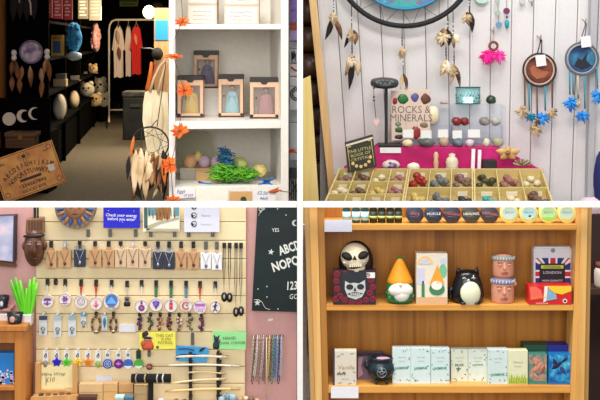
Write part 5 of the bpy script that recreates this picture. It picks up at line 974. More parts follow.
mb.ptube([(258.5, 216), (261, 211), (265, 209), (263, 206.5)], D-.0005, .4, 0, 4); mb.ring(260.5, 209.5, 1.6, D-.0005, .35, 0, 12)
build(mb, 'star_print', m(206, 212, 206, .5), t)
# --- pine cabinet with plant, pots
cb = T('pine_cabinet', 'small open pine cabinet at the slat panel edge under the green plant', 'cabinet', W(10, 480, 3.5))
pw = wood((176, 104, 42), (200, 130, 60), 'z'); Dc = 3.47; zc = W(0, 326.5, Dc).z
build(MB().bx(-40, 325.8, 26.5, 331.5, Dc-.006, .112), 'top', pw, cb, .002)
build(MB().bx(14.5, 331.5, 25.5, 530, Dc+.004, .1), 'side_panel', pw, cb, .001); build(MB().bx(-40, 331.5, 14.5, 530, Dc+.095, .01), 'back_panel', wood((130, 76, 34), (160, 100, 52), 'z'), cb)
build(MB().bx(-40, 331.5, 14.5, 343, Dc+.006, .01), 'rail', pw, cb, .001); build(MB().bx(-40, 386.5, 14.5, 390.5, Dc+.004, .09), 'shelf_board', pw, cb, .001)
t = T('book', 'bright blue book with pale blossom standing inside the pine cabinet', 'book', W(4, 386.5, Dc+.03)); D = Dc+.03
build(MB().bx(-20, 353, 14, 386.3, D, .03), 'cover', m(30, 126, 206, .5), t, .001)
mb = MB(); r_ = random.Random(2); [mb.disc(r_.uniform(-6, 13), r_.uniform(370, 384), r_.uniform(.8, 2), D-.001, .001, k % 2, 8) for k in range(34)]; build(mb, 'print', [m(206, 222, 240), m(226, 180, 200)], t)
t = T('plant_pot', 'small white pot holding bright green stems on the pine cabinet', 'plant', W(26.5, 326, 3.5)); D = 3.51
build(MB().bx(20, 315, 31, 325.7, D, .035), 'pot', m(222, 220, 222, .5), t, .002)
gl = blend([(70, 170, 20), (110, 214, 40), (150, 232, 70)], (1, 1, .4), 16, .4)
for (x, y, x2, y2, w) in ((24, 318, 10.5, 280, 4.6), (25, 318, 15, 277, 4.4), (26, 318, 20, 280, 4.4), (27, 318, 26.5, 288, 4), (28, 318, 30, 279, 4.4), (29.5, 318, 34.5, 277, 4.8), (30, 318, 37, 283, 4.2), (25, 318, 24, 296, 4)):
    build(MB().pspin(x, y, x2, y2, w, D+.012+.002*(x2 % 5), 0, w*.7, prof=(.6, .8, 1, 1, .9, .35)), 'leaf', gl, t)
t = T('bowl', 'small black bowl with a pale floral patch on the pine cabinet', 'bowl', W(15, 326, 3.49)); D = 3.495; q = sc(D)
build(MB().lathe(W(15, 325.9, D), [(5.6*q, 0), (6.4*q, 1*q), (8.2*q, 13*q), (7.6*q, 13*q), (5.5*q, 3*q)], 0, 26, None, True, 1, .75), 'body', m(22, 22, 26, .3), t); build(MB().ell(W(12.2, 319.5, D-.0195), (2.8*q, .003, 3.2*q), 0, None, 12, 8, .08, 3), 'floral_patch', blend([(206, 170, 150), (190, 130, 140)], (1, 1, 1), 60, .5), t)
solo(MB().bx(-4, 314.5, 7.4, 325.7, 3.53, .02), 'small_carton', m(214, 206, 206, .6), 'small white carton behind the black bowl on the cabinet', 'box', bev=.001)
t = T('bowl', 'black bowl with a white mark on the pink wall bracket above the pot', 'bowl', W(3, 309, 3.56)); D = 3.555; q = sc(D)
build(MB().lathe(W(2, 308.6, D), [(5.5*q, 0), (7.5*q, 12.6*q), (7*q, 12.6*q), (5*q, 2*q)], 0, 24, None, True, 1, .9), 'body', m(26, 26, 36, .3), t); build(MB().ell(W(1.5, 304, D-.02), (1.8*q, .003, 2.6*q)), 'white_mark', m(200, 206, 220), t)
solo(MB().bx(-12, 308.8, 10.5, 311, 3.54, .06), 'wall_ledge', m(190, 140, 136, .7), 'short pink ledge under the black bowl on the wall', 'ledge')
# --- bottom: tray counter with framed note and kraft cartons
ct = T('counter_shelf', 'narrow pale counter along the bottom of the slat panel', 'shelf', W(150, 470, 3.5)); zt3 = W(0, 404.5, 3.53).z
build(MB().box((W(150, 0, 3.5).x-.02, 3.515, zt3-.01), (.66, .115, .02)), 'top', wood((196, 160, 100), (214, 180, 124)), ct); 
for x in (60, 240): build(MB().box((W(x, 0, 3.5).x, 3.515, (zt3-.02)/2), (.02, .1, zt3-.02)), 'leg', wood((196, 160, 100), (214, 180, 124), 'z'), ct)
t = T('framed_note', 'kraft frame box with a cream handwritten note by the cabinet', 'note', W(56, 404, 3.54)); D = 3.54; fk = wood((190, 140, 82), (212, 164, 106), 'z')
for a in ((35, 363, 40.3, 404), (72.5, 363, 77.3, 404), (40.3, 390, 72.5, 394.5)): build(MB().bx(*a, D, .02), 'frame', fk, t, .001)
build(MB().bx(40, 365, 73, 391, D+.014, .004), 'note_sheet', m(232, 220, 168, .8), t)
mb = MB(); mb.text('Wire Wrap', 53, 374, 3.2, D+.014, 0, 2, 1.1, 0, .25).text('£10', 50, 379.5, 4.2, D+.014, 0, 2, 1, 0, .2).ptube([(46, 385), (46, 373)], D+.013, .25).text('#4502', 68, 388.6, 1.8, D+.014); build(mb, 'lettering', m(104, 100, 84), t)
t = T('trinket_tray', 'shallow kraft tray of brown trinkets under the framed note', 'tray', W(56, 404, 3.49)); D = 3.49
build(MB().prism([(31, 397), (76, 395), (77, 404.5), (29, 404.5)], D, .006), 'front', fk, t); build(MB().bx(31, 398, 76, 404.5, D+.006, .04), 'body', fk, t)
for i, (x, y) in enumerate(((41, 397), (48, 396.5), (55, 397.5), (62, 396), (69, 396.5))): rock(W(x, y, D+.02), .0085, blend(br_ if i % 2 else dk, (1, 1, 1), 40, .4), 'brown trinket stone in the shallow kraft tray', 'trinket stones in the kraft tray', 700+i)
for i, (x0, y0, x1, c, D, lb) in enumerate(((79, 384, 103, (214, 180, 130), 3.54, 'wide pale kraft carton beside the framed note'), (103.3, 383.5, 117.5, (206, 166, 112), 3.535, 'kraft carton second from the framed note'), (118.5, 384, 133, (196, 148, 96), 3.54, 'darker kraft carton third from the framed note'), (134, 386, 147, (206, 176, 130), 3.545, 'kraft carton beside the bracelet post'))):
    t = T('kraft_carton', lb, 'box', W((x0+x1)/2, 404.5, D), 'kraft cartons on the counter'); build(MB().bx(x0, y0, x1, 404.4, D, .025), 'body', m(*c, .85), t, .001); build(MB().bx(x0+.5, y0+8, x1-.5, y0+8.5, D-.0006, .001), 'flap_edge', m(*[int(v*.8) for v in c], .85), t)
for i, (x0, x1, c, lb) in enumerate(((115, 123.5, (170, 200, 196), 'pale teal gift box at the counter front'), (124.5, 132.5, (70, 110, 130), 'blue teal gift box at the counter front'), (78, 96, (70, 40, 30), 'dark brown wooden box before the pale carton'))):
    t = T('gift_box', lb, 'box', W((x0+x1)/2, 404.4, 3.5)); build(MB().bx(x0, 398.4, x1, 404.4, 3.5, .02), 'body', m(*c, .5), t, .001); build(MB().bx(x0-.3, 396.4, x1+.3, 398.6, 3.498, .024), 'lid', m(*[min(255, int(v*1.15)) for v in c], .5), t, .001)
t = T('gemstone_heap', 'pale blue crystal cluster at the counter end under the wands', 'crystal', W(229, 404, 3.5)); mb = MB(); r_ = random.Random(8)
for k in range(9): mb.ell(W(222+k*1.9, 400-3*math.sin(k*.4), 3.5+.004*(k % 3)), (.011, .009, .012), k % 2, None, 8, 6, .2, k)
build(mb, 'cluster', [m(150, 176, 190, .25), m(110, 140, 160, .25)], t)
for i, (x, y, r, c, lb) in enumerate(((240, 399.5, 3.4, (176, 140, 96), 'tan tumbled stone beside the pale blue cluster'), (246, 398.5, 3, (206, 190, 160), 'cream tumbled stone second from the pale blue cluster'), (251.5, 399.5, 3.4, (120, 90, 70), 'brown tumbled stone third from the pale blue cluster'), (257, 400.5, 3, (190, 150, 110), 'tan tumbled stone last along the counter'), (176, 401, 3, (110, 60, 50), 'dark red tumbled stone under the blue packet'), (184, 401.5, 3, (70, 40, 34), 'dark brown tumbled stone under the wand rack'), (161, 401, 3.4, (206, 196, 206), 'pale lilac tumbled stone beside the bracelet post'))):
    rock(W(x, y+2, 3.5), r*sc(3.5), m(*c, .3), lb, None, 900+i)
# ================================================================ lower display: pine bookcase of ornaments
D4 = 3.44; BD = .15; DB = D4+BD
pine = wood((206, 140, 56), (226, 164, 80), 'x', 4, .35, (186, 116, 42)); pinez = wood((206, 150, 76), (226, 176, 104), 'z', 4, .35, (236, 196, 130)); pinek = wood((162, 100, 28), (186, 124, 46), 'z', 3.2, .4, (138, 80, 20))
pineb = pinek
pc = T('pine_bookcase', 'honey coloured pine bookcase filled with ornaments and boxes', 'bookcase', W(449, 470, D4+.08))
def post(xt0, xt1, xb0, xb1, d, dp, mt):
    f = lambda t, b_, y: t+(b_-t)*(y-205)/165.0
    build(MB().prism([(f(xt0, xb0, 206.9), 206.9), (f(xt1, xb1, 206.9), 206.9), (f(xt1, xb1, 510), 510), (f(xt0, xb0, 510), 510)], d, min(dp, .085)), 'side_post', mt, pc, .0015)
post(304, 309.2, 309.5, 314.5, D4+.012, .13, m(206, 164, 104, .4)); post(309, 317.2, 314.3, 321.5, D4+.002, .145, pinez); post(317, 324, 321.3, 328, D4+.01, .14, wood((160, 104, 42), (186, 130, 60), 'z'))
post(577.5, 582, 571.5, 577, D4+.008, .14, wood((206, 150, 76), (226, 176, 100), 'z')); post(581.8, 588, 576.8, 585, D4, .147, pinez); post(587.8, 592, 584.8, 589, D4+.014, .12, m(186, 142, 80, .4))
zs_ = W(0, 203.6, DB).z
for xa_, xc_ in ((319, 324.5), (574, 583)): build(MB().box(((W(xa_, 0, D4+.09).x+W(xc_, 0, D4+.09).x)/2, D4+.117, zs_/2), (W(xc_, 0, D4+.09).x-W(xa_, 0, D4+.09).x, .06, zs_)), 'side_panel', pinez, pc)
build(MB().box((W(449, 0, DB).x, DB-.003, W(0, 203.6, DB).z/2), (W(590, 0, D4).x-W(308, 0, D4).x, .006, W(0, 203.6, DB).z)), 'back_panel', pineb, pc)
def shelf(y0, y1, nm='shelf_board'):
    xa_, xb_ = 324+4*(y0-205)/165, 577.5-6*(y0-205)/165; a = W(xa_, y1, D4+.006); b = W(xb_, y0, D4+.006); build(MB().box(((a.x+b.x)/2, D4+.006+BD/2-.005, (a.z+b.z)/2), (b.x-a.x, BD-.016, b.z-a.z)), nm, pine, pc, .002); return b.z
zA, zB, zC = shelf(224.5, 230.5), shelf(304.8, 311), shelf(386, 393.5); shelf(468, 476)
def zy(z, D): return HY+(CZ-z)*F/D
shell(MB().box((W(304.5, 0, 3.56).x-.001, 3.58, .45), (.016, .02, .9)), 'wall_side_left', m(226, 210, 206, .6))
# dim room past the bookcase
shell(MB().box((1.45, 4.3, .41), (.8, .02, .82)), 'wall_dark', m(44, 22, 18, .8))
t = T('hanging_shelf', 'dark shelf with pale jars beyond the bookcase side', 'shelf', (1.2, 4.2, 0)); build(MB().box((1.24, 4.2, .55), (.5, .1, .02)), 'board', m(60, 34, 24), t); build(MB().box((1.24, 4.2, .27), (.02, .1, .54)), 'bracket', m(60, 34, 24), t)
t = T('jar', 'small pale jar on the dark shelf beyond the bookcase', 'jar', (1.18, 4.2, .56)); zj = .56
build(MB().lathe((1.155, 4.19, zj), [(.03, 0), (.034, .01), (.034, .06), (.026, .075)], 0, 20), 'body', m(206, 190, 180, .5), t); build(MB().lathe((1.155, 4.19, zj+.075), [(.028, 0), (.028, .018)], 0, 20), 'lid', m(120, 60, 50, .5), t)
# shelf edge labels
solo(MB().bx(324.5, 220, 352, 231.8, D4+.001, .0015), 'shelf_label', m(226, 228, 244, .6), 'large blank white label on the top shelf edge', 'label')
solo(MB().bx(331, 386.8, 358.5, 398.2, D4+.001, .0015), 'shelf_label', m(230, 230, 238, .6), 'large blank white label on the lower shelf edge', 'label')
# --- oil bottles
D = D4+.04; q = sc(D)
def bottle(x, w, glass, lab, label):
    b = zy(zA, D); t = T('oil_bottle', label, 'bottle', W(x, b, D), 'small oil bottles on the top shelf'); c = W(x, b, D); r = w/2*q
    build(MB().lathe(c, [(r*.92, 0), (r, .003), (r, 13.5*q), (r*.5, 16*q), (r*.5, 17*q)], 0, 18), 'glass', glass, t); build(MB().lathe(c+Vector((0, 0, 3*q)), [(r*1.03, 0), (r*1.03, 8.5*q)], 0, 18), 'paper_label', lab[0], t)
    build(MB().lathe(c+Vector((0, 0, 5*q)), [(r*1.06, 0), (r*1.06, 2.2*q)], 0, 18), 'label_band', lab[1], t); build(MB().lathe(c+Vector((0, 0, 17*q)), [(r*.62, 0), (r*.62, 3.5*q)], 0, 14), 'cap', m(22, 26, 24, .4), t)
lw = (m(206, 228, 232, .5), m(130, 190, 186, .5)); ld = (m(40, 50, 34, .5), m(196, 206, 120, .5))
for i, (x, w, l) in enumerate(((346.5, 8, lw), (356, 8, lw), (364.8, 8, lw), (373.3, 7.8, ld), (381.7, 7.8, ld), (390.2, 7.8, ld), (398.3, 7.6, ld))):
    bottle(x, w, m(34, 70, 66, .15) if l is lw else m(18, 26, 20, .15), l, '%s oil bottle, %s from the large shelf label' % ('pale labelled' if l is lw else 'dark yellow banded', ORD[i]))
# --- tins on edge
D = D4+.03
tins = [(415, (52, 60, 80), (196, 90, 90)), (433.7, (46, 56, 78), (214, 220, 230)), (452.2, (56, 58, 72), (200, 90, 90)), (471.3, (70, 70, 68), (222, 224, 200)), (490, (66, 62, 70), (206, 110, 110))]
for i, (x, c, tc_) in enumerate(tins):
    r = 8.6*q; cc = W(x, zy(zA, D), D)+Vector((0, 0, r)); py = zy(cc.z, D)
    t = T('balm_tin', 'round dark tin with %s lettering, %s from the oil bottles' % ('red' if tc_[1] < 120 else 'white', ORD[i]), 'tin', W(x, zy(zA, D), D), 'dark round tins on the top shelf')
    build(MB().lathe(cc, [(r*.96, -.03), (r, -.028), (r, -.012)], 0, 30, RX(90)), 'body', m(90, 92, 100, .3, .7), t)
    build(MB().lathe(cc, [(r, -.012), (r*1.02, -.01), (r*1.02, .0), (r*.97, .002), (.0005, .002)], 0, 30, RX(90)), 'lid', m(*c, .4), t)
    build(MB().text(('SPICE', 'MUSCLE', 'VOLCANO', 'HEALING', 'PATCHO')[i], x, py-.8, 2.4, D-.002, 0, -8 if tc_[1] < 120 else 2, 1.1, .02).ptube([(x-4.5, py+2), (x+4.5, py+2.6)], D-.002, .25, 1, 4), 'lettering', [m(*tc_), m(120, 124, 140)], t)
for i, (x, c) in enumerate(((509.3, (190, 214, 206)), (528.8, (176, 214, 214)), (548.3, (180, 216, 160)), (567, (186, 210, 190)))):
    r = 9.2*q; cc = W(x, zy(zA, D), D)+Vector((0, 0, r)); py = zy(cc.z, D)
    t = T('balm_tin', 'round yellow rimmed tin, %s from the dark tins' % ORD[i], 'tin', W(x, zy(zA, D), D), 'yellow round tins on the top shelf')
    build(MB().lathe(cc, [(r*.96, -.03), (r, -.028), (r, -.012)], 0, 30, RX(90)), 'body', m(196, 190, 150, .3, .5), t); build(MB().lathe(cc, [(r, -.012), (r*1.02, -.01), (r*1.02, 0), (r*.97, .002), (.0005, .002)], 0, 30, RX(90)), 'lid', m(230, 222, 132, .4), t)
    mb = MB(); mb.disc(x, py-1, 7.2, D-.0028, .0008, 0, 24, 6.4); mb.text('BALM', x, py-1.8, 2, D-.0028, 1, 0, 1.2)
    if i == 2: mb.disc(x, py+2.5, 6.4, D-.0032, .0008, 2, 20, 4.2, 190, 350)
    if i == 1: mb.pspin(x-.5, py+2.4, x+2.8, py+1.6, 2, D-.003, 3, .4)
    build(mb, 'label_print', [m(*c), m(140, 160, 150), m(140, 206, 60), m(30, 40, 60)], t)
# --- skull and its box
D = D4+.062; q = sc(D); b = zy(zB, D)
t = T('skull_ornament', 'cream skull ornament with a black hood behind the skull box', 'ornament', W(356, b, D)); sk = m(236, 222, 192, .5); c = W(354.5, 257, D)
build(MB().ell(W(356, 262, D+.006), (17.5*q, .045, 21.5*q), 0, None, 20, 14).lathe(W(356, b, D+.004), [(14*q, 0), (16*q, 6*q), (14*q, 24*q)], 0, 20, None, True, 1, .8), 'hood', m(26, 22, 26, .5), t)
build(MB().ell(W(354.8, 256.5, D-.014), (14.2*q, .044, 13.5*q), 0, None, 22, 14).ell(W(356, 267, D-.02), (9.5*q, .036, 9.5*q), 0, None, 18, 12), 'skull', sk, t)
mb = MB(); pass
for ex, ey, ea in ((347.6, 256.5, 24), (362.4, 255.4, -20)): build(MB().ell(W(ex, ey, D-.046), (6.4*q, .016, 3.9*q), 0, RY(ea)), 'eye_socket', m(16, 12, 14, .7), t)
mb = MB()
build(MB().prism([(354.8, 255.6), (357, 260), (352.4, 260)], D-.062, .02), 'nose_hole', m(24, 18, 18, .7), t, .001)
mb = MB(); mb.pspin(347.5, 268, 363.5, 266.5, 3.4, D-.052, 0, 6); build(mb, 'mouth', m(34, 28, 32, .6), t); mb = MB(); [mb.bx(349.5+k*2.1, 264.6-.1*k, 351.1+k*2.1, 267.2-.1*k, D-.061, .006) for k in range(6)]; build(mb, 'teeth', sk, t)
mb = MB(); mb.pspin(342.5, 262, 347.5, 263.4, 2.5, D-.05, 0, 3).pspin(362, 262.2, 367, 260.5, 2.5, D-.046, 0, 3); build(mb, 'cheekbones', sk, t)
D = D4+.008; q = sc(D); b = zy(zB, D)
t = T('gift_box', 'black box printed with a skull and dark red roses', 'box', W(354.5, b, D))
build(MB().bx(333.3, 270.5, 376, b, D, .035), 'carton', m(44, 22, 34, .5), t, .001)
rs_ = [m(150, 22, 50, .6), m(90, 10, 34, .6)]; mb = MB(); r_ = random.Random(5)
for x, y in ((337, 274), (336, 281), (337, 289), (340, 296), (336, 299), (345, 300), (352, 302), (371, 280), (373, 287), (370, 293), (373, 299), (366, 300), (359, 302), (368, 275), (345, 274)):
    y = min(y, b-3); mb.disc(x, y, 3, D-.0008, .0008, 0, 12).ring(x, y, 1.8, D-.001, .35, 1, 12).disc(x, y, .8, D-.0014, .0008, 1, 8)
build(mb, 'rose_print', rs_, t)
mb = MB(); mb.prism([(341.5, 272), (366.5, 272), (367, 288), (362, 298), (355, 301), (347, 298), (342.5, 288)], D-.0016, .001, 0); mb.prism([(345, 281), (350, 283.5), (354, 282.8), (359, 283.6), (365, 280), (365.5, 290), (362, 297), (355.5, 299.5), (348, 297), (344.8, 289)], D-.0024, .001, 1)
mb.disc(349.8, 287, 3.6, D-.0032, .001, 0, 16, 2.8).disc(360.6, 286.8, 3.6, D-.0032, .001, 0, 16, 2.8).prism([(355, 287), (356.6, 291), (353.4, 291)], D-.0032, .0008, 0).pspin(347.5, 294, 363, 293.4, 3.4, D-.003, 0, .4); [mb.bx(350.5+k*2, 293.2, 351.8+k*2, 295, D-.0045, .001, 1) for k in range(5)]
build(mb, 'skull_print', [m(30, 36, 46, .5), m(196, 196, 194, .5)], t); build(MB().bx(366.5, 272.5, 375, 278, D-.001, .001), 'price_sticker', PAPER, t)
# --- gnome
def gnome(x, b, D, hw, h, par_label):
    q = sc(D); t = T('gnome_ornament', par_label, 'ornament', W(x, b, D)); c = W(x, b, D)
    build(MB().lathe(c, [(9.5*q, 0), (13*q, 3*q), (14*q, 8*q), (13.4*q, 14*q), (12.6*q, 20*q), (9*q, 24*q)], 0, 26, None, True, 1, .75), 'body', m(40, 130, 76, .4), t)
    mb = MB(); r_ = random.Random(1)
    for k in range(16): a = -math.pi/2+(k % 8-3.5)*.34; z = (5+6.5*(k//8)+r_.uniform(-2, 2))*q; p = c+Vector((13.6*q*math.cos(a), 10.2*q*math.sin(a), z)); mb.spin(p+Vector((-.004, 0, -.003)), p+Vector((.005*math.cos(k), -.001, .009)), .008, .004, k % 2)
    build(mb, 'leaves', [m(34, 104, 54, .5), m(84, 160, 84, .5)], t)
    build(MB().ell(c+Vector((0, -9.0*q, 14.5*q)), (12.2*q, 4.2*q, 7.2*q), 0, None, 18, 10, .04, 2).ell(c+Vector((1*q, -9.4*q, 10*q)), (8*q, 3.6*q, 7*q), 0, None, 12, 8, .05, 5), 'beard', m(236, 232, 222, .6), t)
    build(MB().ell(c+Vector((-.4*q, -12.4*q, 20*q)), (1.7*q, 1.6*q, 1.6*q)), 'nose', m(226, 190, 160, .5), t)
    build(MB().lathe(c, [(12.5*q, 20*q), (13.2*q, 21*q), (11.8*q, 24.5*q), (8*q, 33*q), (4.2*q, 41*q), (1.6*q, 44.5*q), (.001, 45*q)], 0, 26, None, True, 1, .8), 'hat', m(232, 150, 20, .5), t)
    mb = MB(); [mb.spin(c+Vector((0, 0, 44*q)), c+Vector((4*q*math.cos(a), 3*q*math.sin(a), (46.5)*q)), 2.4*q, 1.2*q) for a in (0, 1.05, 2.1, 3.14, 4.2, 5.2)]; build(mb, 'hat_leaves', m(70, 120, 56, .5), t)
    return t
D = D4+.036; gnome(399.8, zy(zB, D), D, 14, 48, 'ceramic gnome in a tall orange hat beside its printed box')
D = D4+.012; b = zy(zB, D)
t = T('gift_box', 'pale box printed with an orange hatted gnome beside the gnome', 'box', W(432, b, D))
build(MB().bx(416.5, 254, 447.5, b, D, .05), 'carton', m(232, 222, 204, .5), t, .001)
mb = MB(); D -= .0008
mb.bx(417.2, 297, 447, b-.5, D, .0006, 4).disc(425, 264, 8, D, .0006, 0, 22, 8, 0, 180).disc(425, 264, 5, D-.0006, .0006, 5, 20, 5, 0, 180).bx(417.2, 268, 424.5, 284, D, .0006, 5).disc(443, 271, 4, D, .0006, 3, 12, 7).disc(443.5, 261, 3.5, D, .0006, 5, 12)
mb.prism([(437.5, 264.5), (444.5, 284), (429.5, 284)], D-.0006, .0006, 1).disc(437, 289, 7.8, D-.0006, .0006, 2, 18, 6.5).disc(436.8, 285.5, 5.5, D-.0012, .0006, 6, 16, 4.5).disc(438, 282, 1.4, D-.0018, .0006, 0, 10)
mb.bx(421.6, 284, 424.6, 297, D-.0006, .0006, 2).bx(422.2, 281, 424, 284, D-.0006, .0006, 7)
build(mb, 'front_print', [m(240, 200, 140), m(236, 164, 50), m(60, 130, 80), m(120, 190, 150), m(224, 176, 130), m(206, 206, 226), m(240, 238, 230), m(70, 50, 80)], t)
# --- black cat burner
D = D4+.045; q = sc(D); b = zy(zB, D); c = W(467.5, b, D)
t = T('cat_ornament', 'black cat ornament with a cream belly panel', 'ornament', c); bl2 = m(20, 20, 25, .22)
build(MB().lathe(c, [(13.5*q, 0), (16*q, 3*q), (16.4*q, 10*q), (14.6*q, 19*q), (12.4*q, 25*q), (10.5*q, 29*q), (6*q, 32*q), (.001, 32.6*q)], 0, 28, None, True, 1, .8), 'body', bl2, t)
mb = MB(); [mb.lathe(c+Vector((s*8.3*q, 0, 28*q)), [(3.6*q, 0), (2.2*q, 4*q), (.0006, 7.6*q)], 0, 12, RY(s*12), True, 1, .6) for s in (-1,)]; build(mb, 'ear', bl2, t)
mb = MB(); [mb.lathe(c+Vector((s*8.3*q, 0, 28*q)), [(3.6*q, 0), (2.2*q, 4*q), (.0006, 7.6*q)], 0, 12, RY(s*12), True, 1, .6) for s in (1,)]; build(mb, 'ear', bl2, t)
build(MB().ell(c+Vector((1.2*q, -9.3*q, 10.5*q)), (10.4*q, 5.4*q, 12.4*q), 0, None, 22, 14), 'belly_panel', m(226, 226, 196, .4), t)
build(MB().tube([c+Vector((-12*q, 2*q, 3*q)), c+Vector((-16.5*q, 1*q, 5*q)), c+Vector((-18*q, -1*q, 11*q)), c+Vector((-15.5*q, -3*q, 16*q))], [3.4*q, 3.2*q, 2.9*q, 2*q], 0, 12), 'tail', bl2, t)
mb = MB(); f_ = lambda x, z: c+Vector((x*q, -10.6*q-.0, z*q))
mb.tube([f_(-6.5, 25.5), f_(-5, 26.6), f_(-3.2, 25.4)], .0016, 0, 5).tube([f_(2.4, 25.8), f_(4.2, 27), f_(6, 25.6)], .0016, 0, 5).tube([f_(4.4, 24.4), f_(4.4, 29)], .0011, 0, 5).tube([f_(-2, 23.6), f_(-.6, 22.6), f_(.8, 23.6)], .0013, 0, 5).ell(f_(-.6, 24.4), (1*q, .002, .7*q))
build(mb, 'face_marking', m(232, 232, 224, .4), t)
build(MB().ell(c+Vector((-6*q, -10*q, 1.4*q)), (3.6*q, 3.4*q, 1.7*q)), 'paw', bl2, t); build(MB().ell(c+Vector((8*q, -10*q, 1.4*q)), (3.6*q, 3.4*q, 1.7*q)), 'paw', bl2, t)
# --- stacked faces
D = D4+.042; q = sc(D); b = zy(zB, D); skn = m(216, 150, 124, .55); hb = m(130, 140, 160, .5)
def face(base, w, h, label, tab, hair):
    t = T('face_ornament', label, 'ornament', base)
    build(MB().lathe(base, [(w*.92, 0), (w, h*.08), (w*1.02, h*.5), (w*.98, h*.75), (w*.9, h*.9), (w*.62, h*.985), (.001, h)], 0, 28, None, True, 1, .85), 'head', skn, t)
    mb = MB(); mb.lathe(base+Vector((0, 0, h*.74)), [(w*.99, 0), (w*1.05, h*.04), (w*1.02, h*.16), (w*.9, h*.2)], 0, 28, None, True, 1, .87); build(mb, 'headband', hair, t)
    mb = MB()
    for k in range(12): a = -math.pi+k*math.pi/11; p = base+Vector((w*1.05*math.cos(a), w*.92*math.sin(a), h*.83)); mb.tube([p+Vector((0, 0, -h*.07)), p+Vector((.002, 0, h*.07))], .0016, 0, 5)
    build(mb, 'band_pattern', m(206, 206, 214, .5), t)
    fy = -w*.85; F_ = lambda x, z: base+Vector((x*w, fy*math.sqrt(max(.05, 1-x*x*.9))-.001, z*h))
    build(MB().spin(F_(0, .66), F_(0, .36)+Vector((0, -.004, 0)), w*.34, .012, 0, prof=(.35, .5, .65, .85, 1, .6)), 'nose', skn, t)
    for s in (-1, 1): build(MB().ell(F_(s*.42, .57), (w*.22, .004, h*.045)), 'eye', m(204, 136, 112, .5), t); build(MB().tube([F_(s*.2, .64), F_(s*.42, .69), F_(s*.64, .65)], .0018, 0, 6), 'brow', m(170, 100, 80, .6), t)
    build(MB().tube([F_(-.3, .22), F_(0, .245), F_(.3, .22)], .0028, 0, 6).tube([F_(-.2, .17), F_(.2, .17)], .0024, 0, 6), 'lips', m(190, 104, 90, .5), t)
    if tab: build(MB().ell(base+Vector((w*1.1, -w*.1, h*.72)), (w*.16, w*.12, h*.09)), 'ear', skn, t)
f0 = W(502.5, b, D); face(f0, 11.2*q, 26*q, 'pink terracotta face head, lower of the stacked pair', True, m(120, 130, 168, .5))
face(f0+Vector((.5*q, 0, 26*q)), 10.4*q, 22.5*q, 'pink terracotta face head stacked on top of its pair', False, m(150, 156, 150, .5))
# --- union flag tin and red box
D = D4+.06; b = zy(zB, D); t = T('metal_sign_tin', 'white tin printed with the union flag standing behind the red box', 'tin', W(553, b, D))
build(MB().bx(533.5, 248.5, 572, b, D, .035), 'tin', m(216, 216, 224, .35), t, .004); build(MB().bx(534.5, 246.8, 571, 250, D+.004, .028), 'lid', m(222, 222, 228, .35), t, .004); build(MB().disc(553, 250.5, 2.2, D-.001, .002, 0, 14), 'hanging_hole', m(130, 130, 134), t)
mb = MB(); d1 = D-.0008; x0, y0, x1, y1 = 535.5, 258, 570.5, 303; cx, cy = 553, 274
mb.bx(x0, y0, x1, y1, d1, .0006, 0)
for s in (-1, 1):
    for v in (-1, 1):
        ex, ey = (x0 if s < 0 else x1), (y0 if v < 0 else y0+32)
        mb.prism([(ex, ey), (ex-s*6, ey), (cx, cy-v*2), (cx, cy+v*1), (ex, ey-v*4)], d1-.0006, .0006, 1); mb.prism([(ex, ey), (ex-s*2.6, ey), (cx+s*6, cy+v*3), (cx+s*6, cy+v*5)], d1-.001, .0006, 2)
mb.bx(cx-4.4, y0, cx+4.4, y1, d1-.0014, .0006, 1).bx(x0, cy-4, x1, cy+4, d1-.0014, .0006, 1).bx(cx-2.6, y0, cx+2.6, y1, d1-.002, .0006, 2).bx(x0, cy-2.3, x1, cy+2.3, d1-.002, .0006, 2)
mb.bx(539.5, 263.5, 565, 284, d1-.0026, .0006, 3).bx(541, 265.2, 563.5, 268.6, d1-.003, .0006, 4)
build(mb, 'flag_print', [m(34, 44, 120, .4), m(232, 230, 234, .4), m(196, 30, 50, .4), m(24, 22, 34, .4), m(196, 200, 70, .4)], t)
build(MB().text('ORIGINAL', 552.3, 266.9, 2.4, d1-.003, 1, 0, 1.1).text('LONDON', 552.3, 272.5, 2.6, d1-.003, 0, 0, 1.1).text('HIGH QUALITY', 552.3, 280.6, 1.9, d1-.003, 0, 0, 1.1), 'lettering', [m(206, 206, 216), m(40, 40, 30)], t)
D = D4+.008; b = zy(zB, D); t = T('gift_box', 'red and yellow box with a pale blue picture before the flag tin', 'box', W(551, b, D))
build(MB().bx(528.5, 285.5, 571.8, b, D, .045), 'carton', m(206, 30, 34, .4), t, .001)
mb = MB(); mb.prism([(548, 286), (571.4, 286), (571.4, 291), (562, 294.5), (555, 293), (549, 289)], D-.0008, .0006, 0).prism([(545, 287), (549, 289.5), (556, 294), (557, 299), (546, 301)], D-.0012, .0006, 1).prism([(544.5, 286.2), (548, 286.2), (546.2, 301), (543.4, 302.5)], D-.0014, .0006, 2).prism([(529.4, 287), (536, 286.5), (541, 290), (543, 297), (531, 300)], D-.0008, .0006, 3).disc(565, 301, 2.3, D-.001, .0006, 2, 14).disc(565, 301, 1.4, D-.0016, .0006, 4, 10)
build(mb, 'front_print', [m(240, 196, 40), m(130, 170, 196), m(236, 226, 214), m(236, 100, 80), m(80, 40, 30)], t)
build(MB().text('Backflow', 538, 297.6, 3, D-.001, 0, 4, 1, 0, .2).text('incense cones', 542, 303, 1.5, D-.001, 1), 'lettering', [m(240, 150, 60), m(250, 220, 210)], t)
